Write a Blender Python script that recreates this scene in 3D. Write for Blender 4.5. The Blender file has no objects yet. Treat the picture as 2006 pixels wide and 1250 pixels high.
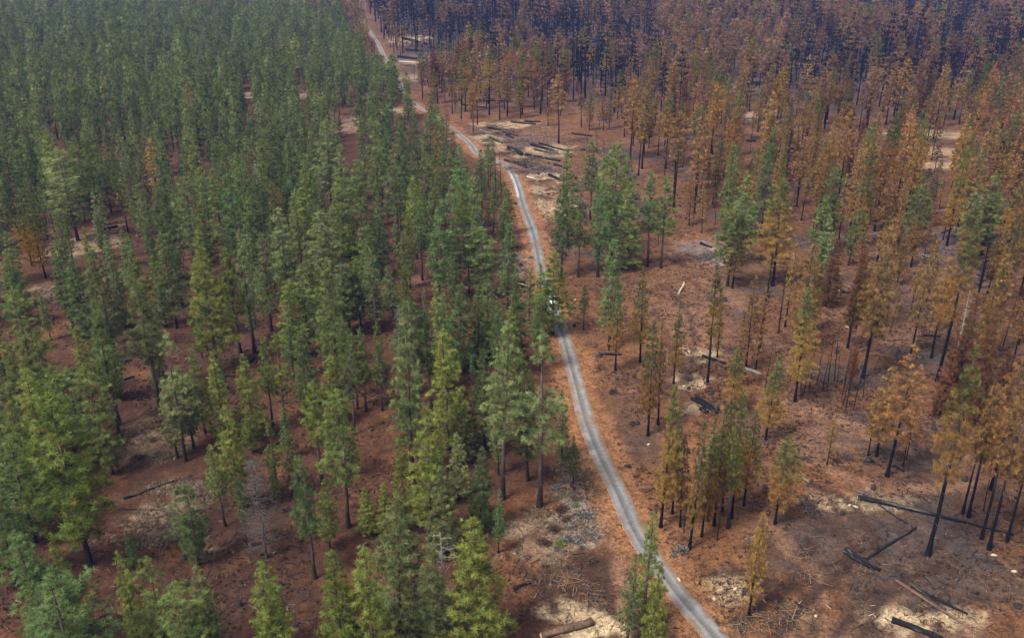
import bpy, math, random
import numpy as np

# ------------------------------------------------------------------ camera, sky, sun, exposure
S = bpy.context.scene
COL = S.collection
CAM_H, PITCH = 95.0, math.radians(24.2)
cam = bpy.data.cameras.new('camera')
cam.sensor_width, cam.lens = 36.0, 31.4
cam.clip_start, cam.clip_end = 1.0, 8000.0
cam_ob = bpy.data.objects.new('camera', cam)
cam_ob.location = (0, 0, CAM_H)
cam_ob.rotation_euler = (math.pi / 2 - PITCH, 0, 0)
COL.objects.link(cam_ob)
S.camera = cam_ob

SUN_EL, SUN_AZ = math.radians(56), math.radians(-130)     # azimuth from +Y towards +X
world = bpy.data.worlds.new('World')
S.world = world
world.use_nodes = True
wn = world.node_tree
sky = wn.nodes.new('ShaderNodeTexSky')
sky.sky_type = 'NISHITA'
sky.sun_disc = False
sky.sun_elevation = SUN_EL
sky.sun_rotation = SUN_AZ
sky.dust_density = 3.0
sky.air_density = 0.8
sky.ozone_density = 1.0
wn.nodes['Background'].inputs['Strength'].default_value = 0.075
veil = wn.nodes.new('ShaderNodeHueSaturation')          # a thin even cloud layer takes most of the blue out
veil.inputs['Saturation'].default_value = 0.30
wn.links.new(sky.outputs['Color'], veil.inputs['Color'])
wn.links.new(veil.outputs['Color'], wn.nodes['Background'].inputs['Color'])

sun = bpy.data.lights.new('sun', 'SUN')
sun.energy, sun.angle, sun.color = 1.5, math.radians(14), (1.0, 0.95, 0.87)
sun_ob = bpy.data.objects.new('sun', sun)
sun_ob.rotation_euler = (math.pi / 2 - SUN_EL, 0, math.pi - SUN_AZ)
COL.objects.link(sun_ob)

S.view_settings.view_transform = 'Standard'
S.view_settings.look = 'None'
S.view_settings.exposure = 2.25
S.view_settings.gamma = 1.0
S.view_settings.use_curve_mapping = False
S.cycles.max_bounces = 6
S.cycles.diffuse_bounces = 4
S.cycles.transmission_bounces = 3
S.cycles.volume_bounces = 0

rng = np.random.default_rng(11)
random.seed(11)


# ------------------------------------------------------------------ helpers
def new_mat(name):
    m = bpy.data.materials.new(name)
    m.use_nodes = True
    nt = m.node_tree
    for n in list(nt.nodes):
        nt.nodes.remove(n)
    out = nt.nodes.new('ShaderNodeOutputMaterial')
    return m, nt, out


def node(nt, kind, **kw):
    n = nt.nodes.new(kind)
    for k, v in kw.items():
        setattr(n, k, v)
    return n


def mesh_np(name, verts, faces, col=None, mats=(), fmat=None, smooth=False):
    """faces: (n,3) or (n,4) index array, or a list of such arrays"""
    me = bpy.data.meshes.new(name)
    verts = np.asarray(verts, dtype=np.float32)
    groups = faces if isinstance(faces, list) else [faces]
    groups = [np.asarray(g, dtype=np.int32) for g in groups if len(g)]
    loops = np.concatenate([g.ravel() for g in groups])
    totals = np.concatenate([np.full(len(g), g.shape[1], dtype=np.int32) for g in groups])
    starts = np.concatenate([[0], np.cumsum(totals)[:-1]]).astype(np.int32)
    me.vertices.add(len(verts))
    me.vertices.foreach_set('co', verts.ravel())
    me.loops.add(len(loops))
    me.loops.foreach_set('vertex_index', loops)
    me.polygons.add(len(totals))
    me.polygons.foreach_set('loop_start', starts)
    if fmat is not None:
        me.polygons.foreach_set('material_index', np.asarray(fmat, dtype=np.int32))
    if smooth:
        me.polygons.foreach_set('use_smooth', np.ones(len(totals), dtype=bool))
    if col is not None:
        a = me.attributes.new('Col', 'FLOAT_COLOR', 'POINT')
        c4 = np.ones((len(verts), 4), dtype=np.float32)
        c4[:, :3] = col
        a.data.foreach_set('color', c4.ravel())
    for m in mats:
        me.materials.append(m)
    me.update(calc_edges=True)
    me.validate()
    return me


def obj(name, me, parent=None, loc=(0, 0, 0)):
    o = bpy.data.objects.new(name, me)
    COL.objects.link(o)
    o.location = loc
    if parent is not None:
        o.parent = parent
    return o


def tag(o, label, cat, group=None):
    o['label'] = label
    o['category'] = cat
    if group:
        o['group'] = group
    return o


def vnoise(x, y, scale, seed, octaves=3):
    """smooth value noise in 0..1"""
    out = np.zeros_like(x, dtype=np.float64)
    amp, tot = 1.0, 0.0
    for k in range(octaves):
        r = np.random.default_rng(seed * 101 + k)
        lat = r.random((257, 257))
        fx, fy = x / scale * 2 ** k + 37.3 * k, y / scale * 2 ** k + 11.7 * k
        ix, iy = np.floor(fx).astype(int), np.floor(fy).astype(int)
        tx, ty = fx - ix, fy - iy
        tx, ty = tx * tx * (3 - 2 * tx), ty * ty * (3 - 2 * ty)
        ix0, iy0, ix1, iy1 = ix % 257, iy % 257, (ix + 1) % 257, (iy + 1) % 257
        v = (lat[ix0, iy0] * (1 - tx) * (1 - ty) + lat[ix1, iy0] * tx * (1 - ty)
             + lat[ix0, iy1] * (1 - tx) * ty + lat[ix1, iy1] * tx * ty)
        out += amp * v
        tot += amp
        amp *= 0.55
    return out / tot


def sstep(a, b, x):
    t = np.clip((x - a) / (b - a), 0, 1)
    return t * t * (3 - 2 * t)


def catmull(pts, per=10):
    p = [np.array(q, float) for q in pts]
    p = [2 * p[0] - p[1]] + p + [2 * p[-1] - p[-2]]
    out = []
    for i in range(1, len(p) - 2):
        for k in range(per):
            t = k / per
            out.append(0.5 * (2 * p[i] + (p[i + 1] - p[i - 1]) * t + (2 * p[i - 1] - 5 * p[i] + 4 * p[i + 1] - p[i + 2]) * t * t
                              + (3 * p[i] - p[i - 1] - 3 * p[i + 1] + p[i + 2]) * t ** 3))
    out.append(p[-2])
    return np.array(out)


def poly_dist(x, y, line):
    d = np.full(x.shape, 1e9)
    for (x0, y0), (x1, y1) in zip(line[:-1], line[1:]):
        dx, dy = x1 - x0, y1 - y0
        t = np.clip(((x - x0) * dx + (y - y0) * dy) / (dx * dx + dy * dy + 1e-9), 0, 1)
        d = np.minimum(d, (x - x0 - t * dx) ** 2 + (y - y0 - t * dy) ** 2)
    return np.sqrt(d)


# ------------------------------------------------------------------ measured layout, in metres (X right, Y away from the camera)
ROAD = [(33.8, 87.8), (29.4, 98.9), (25.8, 107.5), (24.3, 112.0), (21.2, 122.3), (19.1, 135.5), (17.0, 147.4), (15.4, 160.5), (14.4, 176.8), (12.8, 201.2), (10.9, 219.7), (8.5, 249.7), (7.1, 279.4), (3.9, 313.2), (2.4, 336.1), (-1.3, 365.6), (-6.8, 377.6), (-15.3, 390.3), (-19.6, 409.9), (-31.7, 447.7), (-42.9, 478.4), (-53.0, 501.1), (-65.9, 551.2), (-80.5, 620.1), (-98.5, 707.2), (-114.3, 784.8), (-131.8, 863.6), (-165.9, 1028.9), (-198.7, 1194.8), (-240.4, 1421.5)]
PATCHES = [  # x, y, radius x, radius y, kind, strength
    (62.4, 131.6, 6.8, 2.3, 'saw', 1.00),
    (54.7, 133.1, 3.7, 1.9, 'saw', 0.50),
    (60.3, 102.5, 8.3, 2.7, 'saw', 1.00),
    (67.8, 101.4, 3.4, 3.1, 'saw', 0.50),
    (11.2, 103.5, 5.7, 2.4, 'saw', 0.80),
    (12.1, 100.4, 3.7, 2.0, 'saw', 1.00),
    (42.3, 177.0, 4.4, 3.9, 'saw', 0.90),
    (46.6, 191.4, 7.3, 3.3, 'saw', 0.80),
    (38.7, 165.1, 4.3, 3.0, 'saw', 0.70),
    (34.3, 108.0, 4.7, 2.5, 'saw', 0.55),
    (42.6, 104.1, 4.6, 1.9, 'saw', 0.40),
    (33.4, 110.8, 4.8, 1.7, 'saw', 0.40),
    (9.5, 390.3, 13.5, 11.3, 'saw', 0.50),
    (-0.8, 451.3, 15.4, 7.3, 'saw', 0.70),
    (12.7, 351.8, 8.2, 5.5, 'saw', 0.90),
    (9.6, 313.2, 4.5, 12.7, 'saw', 0.50),
    (9.2, 333.3, 5.9, 8.5, 'saw', 0.50),
    (-14.0, 420.4, 9.7, 12.9, 'saw', 0.55),
    (-6.5, 399.9, 6.0, 9.8, 'saw', 0.50),
    (16.6, 399.9, 9.2, 5.9, 'saw', 0.60),
    (2.5, 234.3, 4.9, 3.1, 'saw', 0.70),
    (18.5, 323.0, 5.0, 14.7, 'saw', 0.40),
    (-87.2, 802.3, 13.2, 25.0, 'saw', 0.80),
    (-71.4, 667.2, 8.9, 10.1, 'saw', 0.80),
    (-64.5, 598.8, 8.7, 16.5, 'saw', 0.45),
    (208.3, 429.2, 19.7, 7.8, 'saw', 0.70),
    (191.2, 390.3, 15.8, 9.4, 'saw', 0.50),
    (177.1, 368.1, 12.8, 6.8, 'saw', 0.50),
    (125.9, 474.4, 10.8, 8.0, 'saw', 0.50),
    (137.3, 560.1, 18.9, 14.6, 'saw', 0.35),
    (-59.5, 129.4, 5.4, 7.4, 'grass', 0.90),
    (-61.4, 123.6, 6.1, 4.2, 'grass', 0.80),
    (-49.5, 117.6, 3.3, 1.8, 'grass', 0.80),
    (-62.5, 135.5, 3.7, 3.2, 'grass', 0.50),
    (-73.4, 154.9, 4.1, 4.3, 'grass', 0.50),
    (-136.9, 268.8, 9.7, 10.7, 'grass', 0.70),
    (-128.4, 228.6, 8.5, 5.2, 'grass', 0.60),
    (-117.0, 242.2, 7.4, 4.9, 'grass', 0.50),
    (-70.3, 149.2, 6.0, 5.5, 'grass', 0.30),
    (-155.4, 534.0, 7.2, 10.0, 'grass', 1.00),
    (-124.1, 534.0, 6.6, 16.7, 'grass', 0.90),
    (-80.2, 448.9, 7.7, 17.0, 'grass', 0.50),
    (-61.7, 488.1, 7.2, 11.3, 'grass', 0.80),
    (-206.2, 368.1, 4.3, 11.8, 'grass', 0.70),
    (-83.9, 259.4, 4.7, 5.5, 'grass', 0.40),
    (11.8, 135.5, 3.2, 11.2, 'grass', 0.80),
    (6.6, 122.3, 6.9, 6.8, 'grass', 0.60),
    (13.0, 126.4, 4.4, 5.7, 'grey', 0.90),
    (9.3, 268.8, 3.9, 14.6, 'grey', 0.40),
    (1.8, 250.5, 5.2, 9.5, 'grey', 0.70),
    (54.5, 263.1, 2.4, 4.2, 'ash', 1.00),
    (59.7, 257.1, 5.9, 6.3, 'grey', 0.90),
    (59.5, 264.0, 9.6, 11.3, 'grey', 0.50),
    (49.0, 206.6, 14.3, 18.8, 'pink', 0.60),
    (54.4, 234.3, 13.0, 23.2, 'pink', 0.50),
    (42.2, 213.0, 9.3, 13.1, 'pink', 0.70),
    (61.7, 158.9, 8.4, 10.2, 'pink', 0.50),
    (65.0, 152.9, 11.2, 4.6, 'pink', 0.50),
    (47.5, 120.9, 9.4, 8.1, 'char', 0.60),
    (55.2, 123.6, 7.8, 6.9, 'char', 0.50),
    (71.1, 118.3, 15.9, 14.4, 'char', 0.75),
    (83.3, 135.5, 11.1, 11.2, 'char', 0.50),
    (72.3, 108.5, 11.0, 5.7, 'char', 0.60),
    (49.3, 115.7, 9.9, 6.3, 'char', 0.40),
    (39.1, 114.5, 9.0, 2.0, 'char', 0.40),
    (71.1, 152.9, 10.2, 11.5, 'char', 0.35),
    (141.8, 264.0, 17.6, 23.7, 'violet', 1.00),
    (122.9, 268.8, 13.0, 19.5, 'violet', 0.50),
    (100.6, 234.3, 13.0, 15.4, 'violet', 0.40),
    (116.6, 206.6, 10.4, 18.8, 'char', 0.40),
    (102.4, 184.0, 10.6, 12.9, 'char', 0.60),
    (67.5, 174.2, 9.0, 9.4, 'char', 0.45),
    (98.2, 213.0, 13.3, 13.1, 'char', 0.35),
    (12.1, 363.9, 12.7, 21.6, 'char', 0.45),
    (8.9, 420.4, 19.3, 19.4, 'violet', 0.50),
    (-77.3, 688.0, 15.2, 37.5, 'violet', 0.90),
    (-70.1, 620.1, 13.8, 22.0, 'char', 0.60),
    (25.2, 152.9, 6.1, 7.7, 'char', 0.40),
    (23.8, 167.3, 5.5, 11.1, 'char', 0.25),
    (-0.2, 113.2, 6.5, 7.3, 'orange', 0.50),
    (30.4, 135.5, 11.1, 14.4, 'orange', 0.80),
    (35.0, 118.3, 5.9, 5.2, 'orange', 0.80),
    (26.9, 206.6, 10.4, 28.4, 'orange', 0.60),
    (35.0, 145.6, 5.9, 10.7, 'orange', 0.60),
    (1.9, 474.4, 43.1, 18.8, 'orange', 0.70),
    (29.6, 442.9, 20.2, 23.7, 'orange', 0.50),
    (45.4, 250.5, 13.8, 17.3, 'orange', 0.50),
    (-37.5, 160.9, 21.2, 25.3, 'orange', 0.15),
    (-71.4, 160.9, 8.5, 16.7, 'dark', 0.50),
    (-60.6, 135.5, 11.1, 9.6, 'dark', 0.55),
    (-39.1, 106.3, 10.1, 10.0, 'dark', 0.60),
    (-84.6, 129.4, 11.7, 21.0, 'dark', 0.40),
    (-75.0, 213.0, 21.3, 29.8, 'dark', 0.40),
    (59.7, 137.1, 8.4, 6.5, 'orange', 0.50),
    (58.4, 174.2, 10.2, 14.2, 'orange', 0.30),
    (11.0, 112.0, 7.3, 6.0, 'dark', 0.50),
    (16.4, 117.0, 2.5, 7.7, 'dark', 0.40),
    (29.9, 189.3, 14.5, 21.7, 'orange', 0.30),
]
TRACKS = [  # centre line, width, kind, strength
    ([(13.9, 149.2), (14.6, 135.5), (16.5, 125.0), (17.8, 115.7), (17.2, 106.3)], 3.4, 'pink', 0.80),
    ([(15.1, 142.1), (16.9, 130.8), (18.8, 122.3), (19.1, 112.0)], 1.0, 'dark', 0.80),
    ([(43.8, 126.4), (45.7, 118.9), (47.7, 113.2), (47.1, 106.3)], 2.4, 'pink', 0.90),
    ([(55.0, 169.6), (61.0, 167.3), (67.6, 160.9), (73.1, 152.9), (76.7, 149.2)], 3.2, 'pink', 0.80),
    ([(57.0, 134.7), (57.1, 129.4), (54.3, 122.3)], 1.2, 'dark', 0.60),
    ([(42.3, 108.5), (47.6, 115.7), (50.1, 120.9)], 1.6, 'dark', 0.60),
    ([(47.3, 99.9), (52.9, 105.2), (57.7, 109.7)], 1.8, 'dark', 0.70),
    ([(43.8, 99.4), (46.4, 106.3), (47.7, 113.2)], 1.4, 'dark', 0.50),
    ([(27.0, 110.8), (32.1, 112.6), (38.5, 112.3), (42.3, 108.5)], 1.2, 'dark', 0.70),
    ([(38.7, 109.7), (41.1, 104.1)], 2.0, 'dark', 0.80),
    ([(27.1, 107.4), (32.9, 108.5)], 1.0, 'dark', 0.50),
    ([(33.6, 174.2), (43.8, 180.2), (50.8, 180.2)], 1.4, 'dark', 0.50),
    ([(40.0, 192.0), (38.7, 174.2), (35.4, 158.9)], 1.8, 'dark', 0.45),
    ([(37.1, 234.3), (48.6, 242.2), (57.3, 234.3), (59.8, 219.7)], 3.0, 'pink', 0.60),
    ([(50.6, 273.7), (66.3, 277.8), (75.4, 273.7)], 4.0, 'orange', 0.90),
    ([(7.8, 219.7), (-0.4, 228.6), (-9.1, 234.3), (-35.8, 240.2), (-43.7, 234.3)], 5.0, 'pink', 0.60),
    ([(-146.6, 268.8), (-139.2, 277.8), (-133.9, 289.5)], 4.0, 'pink', 0.50),
    ([(-151.8, 250.5), (-143.8, 259.4), (-140.7, 273.7)], 3.0, 'pink', 0.40),
    ([(117.9, 431.4), (141.0, 442.9), (174.3, 437.1), (211.8, 437.1)], 5.0, 'pink', 0.50),
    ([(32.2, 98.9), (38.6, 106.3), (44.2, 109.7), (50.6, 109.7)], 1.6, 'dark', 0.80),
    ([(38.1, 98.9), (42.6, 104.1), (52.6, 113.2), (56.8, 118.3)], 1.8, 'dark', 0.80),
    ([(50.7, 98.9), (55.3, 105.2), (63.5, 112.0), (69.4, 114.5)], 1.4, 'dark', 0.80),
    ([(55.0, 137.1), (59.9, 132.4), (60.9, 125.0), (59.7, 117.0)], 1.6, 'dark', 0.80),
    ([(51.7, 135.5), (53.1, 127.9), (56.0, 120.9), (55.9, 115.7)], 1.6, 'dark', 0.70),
    ([(55.7, 149.2), (60.8, 140.4), (70.3, 135.5), (84.1, 137.1)], 2.6, 'pink', 0.60),
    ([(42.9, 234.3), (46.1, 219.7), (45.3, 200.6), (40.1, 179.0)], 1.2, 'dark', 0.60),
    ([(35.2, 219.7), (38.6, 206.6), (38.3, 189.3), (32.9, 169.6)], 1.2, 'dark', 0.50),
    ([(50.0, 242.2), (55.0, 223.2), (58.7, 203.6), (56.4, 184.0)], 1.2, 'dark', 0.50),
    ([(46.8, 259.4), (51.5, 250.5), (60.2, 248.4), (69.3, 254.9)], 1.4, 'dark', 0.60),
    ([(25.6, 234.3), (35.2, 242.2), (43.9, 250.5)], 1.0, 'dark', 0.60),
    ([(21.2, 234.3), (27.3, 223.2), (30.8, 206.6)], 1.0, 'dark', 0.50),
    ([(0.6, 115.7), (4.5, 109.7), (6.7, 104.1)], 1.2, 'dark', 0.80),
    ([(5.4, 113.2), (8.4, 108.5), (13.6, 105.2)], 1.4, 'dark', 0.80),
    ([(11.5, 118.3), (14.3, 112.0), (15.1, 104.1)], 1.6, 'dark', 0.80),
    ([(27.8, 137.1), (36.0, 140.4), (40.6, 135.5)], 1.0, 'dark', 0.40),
    ([(90.6, 206.6), (102.3, 203.6), (108.4, 189.3)], 2.0, 'pink', 0.40),
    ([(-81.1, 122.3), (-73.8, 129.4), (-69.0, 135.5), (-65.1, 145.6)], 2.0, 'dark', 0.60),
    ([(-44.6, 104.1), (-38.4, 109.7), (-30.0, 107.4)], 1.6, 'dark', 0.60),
]
STUMPS = [(97.6, 213.0), (92.6, 192.0), (53.1, 127.9), (65.7, 135.5), (67.9, 129.4), (68.1, 144.7), (97.0, 189.3), (63.1, 170.7), (31.7, 127.9), (46.6, 144.7), (25.9, 158.9), (20.8, 189.3), (25.9, 216.3), (15.9, 206.6), (10.8, 355.8), (1.3, 313.2), (15.6, 372.3), (7.9, 368.1), (39.2, 174.2), (43.8, 171.8), (35.9, 108.0), (76.4, 105.2), (83.9, 138.7), (42.5, 206.6), (29.0, 232.4), (57.5, 127.9), (57.8, 223.2), (-30.6, 144.7), (-41.1, 105.2), (-36.0, 109.7), (-53.2, 116.0), (77.9, 192.0), (81.2, 184.0), (86.0, 156.8)]
SHRUBS = [(11.0, 130.8), (11.7, 127.9), (10.2, 125.0), (12.3, 122.9), (9.1, 120.9), (10.8, 120.9), (7.7, 118.9), (13.0, 127.2), (10.6, 133.9), (9.6, 137.9), (8.1, 135.5), (11.9, 139.6), (11.0, 145.6), (11.7, 149.2), (11.5, 118.9), (6.0, 117.0), (13.5, 122.3), (7.1, 123.6), (5.3, 120.2), (9.4, 126.4), (8.7, 129.4), (13.0, 115.7), (24.9, 158.9), (22.0, 171.8), (22.0, 142.9), (64.5, 145.6), (56.6, 145.6), (62.2, 144.7), (26.4, 117.0), (27.9, 118.3), (39.4, 120.9), (2.6, 250.5), (0.3, 259.4), (5.8, 257.1), (-39.7, 129.4), (-71.9, 145.6), (-71.3, 152.0), (20.2, 189.3)]
GREEN_SHRUBS = [(8.0, 119.6), (11.5, 130.5), (11.5, 145.2), (-26.3, 174.2)]
BRUSH = [(3.3, 374.1), (5.8, 372.3), (-0.7, 433.7), (-8.1, 429.2), (-11.5, 415.1), (1.6, 390.3), (2.6, 246.3), (-0.5, 252.7), (33.5, 100.9), (41.0, 102.5), (35.8, 101.4), (47.3, 112.0), (46.4, 117.0), (12.2, 106.3), (7.0, 110.8), (10.1, 109.7), (59.7, 257.1), (63.3, 259.4), (63.9, 133.1), (53.5, 129.4), (-0.7, 412.0), (5.2, 415.1), (-10.0, 404.9), (-4.1, 390.3), (9.2, 379.3), (3.5, 357.4), (12.1, 363.9), (-0.6, 363.9), (-16.7, 429.2), (17.4, 390.3), (1.6, 399.9), (-9.7, 445.3), (-82.4, 736.4), (-71.5, 707.2), (-73.0, 647.6), (-71.6, 751.9)]
TRUCK = [(12.1, 215.7), (10.9, 228.6)]
WATER = [(-2.2, 349.5), (-0.6, 343.5), (0.6, 336.1), (1.7, 326.3), (2.5, 321.0)]
ROCKS = [(17.2, 223.9), (34.5, 108.8), (30.9, 106.8), (60.6, 130.1), (78.6, 117.0), (79.8, 113.0), (42.4, 192.0), (42.7, 174.6), (38.3, 175.3), (85.4, 206.6), (27.0, 151.0), (18.1, 355.8), (14.8, 326.3), (18.9, 351.8), (11.3, 307.0), (59.7, 130.4), (45.3, 103.2), (26.2, 111.1)]
VIEWS = [(-70.9, 662.2), (-88.3, 791.7), (-62.9, 598.8), (206.8, 425.9), (191.2, 390.3), (174.9, 368.1), (125.9, 474.4), (-124.1, 534.0), (-155.4, 534.0), (-80.2, 448.9), (-78.6, 409.9), (54.3, 261.7), (-11.4, 465.2), (1.9, 474.4), (11.9, 442.9), (-0.7, 429.2), (6.1, 390.3), (13.3, 404.9), (19.0, 376.7), (27.0, 399.9), (-12.8, 420.4), (11.7, 351.8), (9.0, 326.3), (3.6, 359.8), (33.9, 431.4), (-61.7, 488.1), (137.3, 560.1), (146.3, 273.7), (113.6, 414.1), (136.5, 259.4), (90.7, 230.5), (95.3, 219.7), (-70.9, 140.4), (-69.0, 151.0), (-81.1, 169.6), (-34.4, 106.3), (-40.9, 107.4), (-36.7, 151.0), (-26.8, 152.9), (-69.6, 123.6), (-73.2, 206.6), (-71.4, 160.9), (-76.5, 129.4), (-62.1, 129.4), (-31.3, 149.2), (-32.8, 109.7), (1.6, 140.4), (-0.3, 123.6), (-134.1, 242.2), (-148.7, 250.5), (-127.5, 273.7), (-119.2, 242.2), (-40.3, 230.5), (-6.2, 234.3), (2.6, 250.5), (-38.3, 149.2), (-49.7, 118.3), (-60.9, 123.6), (-37.5, 123.6), (-28.1, 129.4), (11.1, 189.3), (13.2, 174.2), (15.1, 154.9), (-26.1, 154.9), (-66.7, 169.6), (-89.0, 184.0), (-52.7, 130.8), (-20.0, 129.4), (11.8, 135.5), (8.1, 118.3), (13.2, 129.4), (10.2, 125.0), (6.6, 120.9), (13.0, 115.7), (3.9, 118.3), (15.9, 129.4), (4.6, 112.0)]
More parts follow.
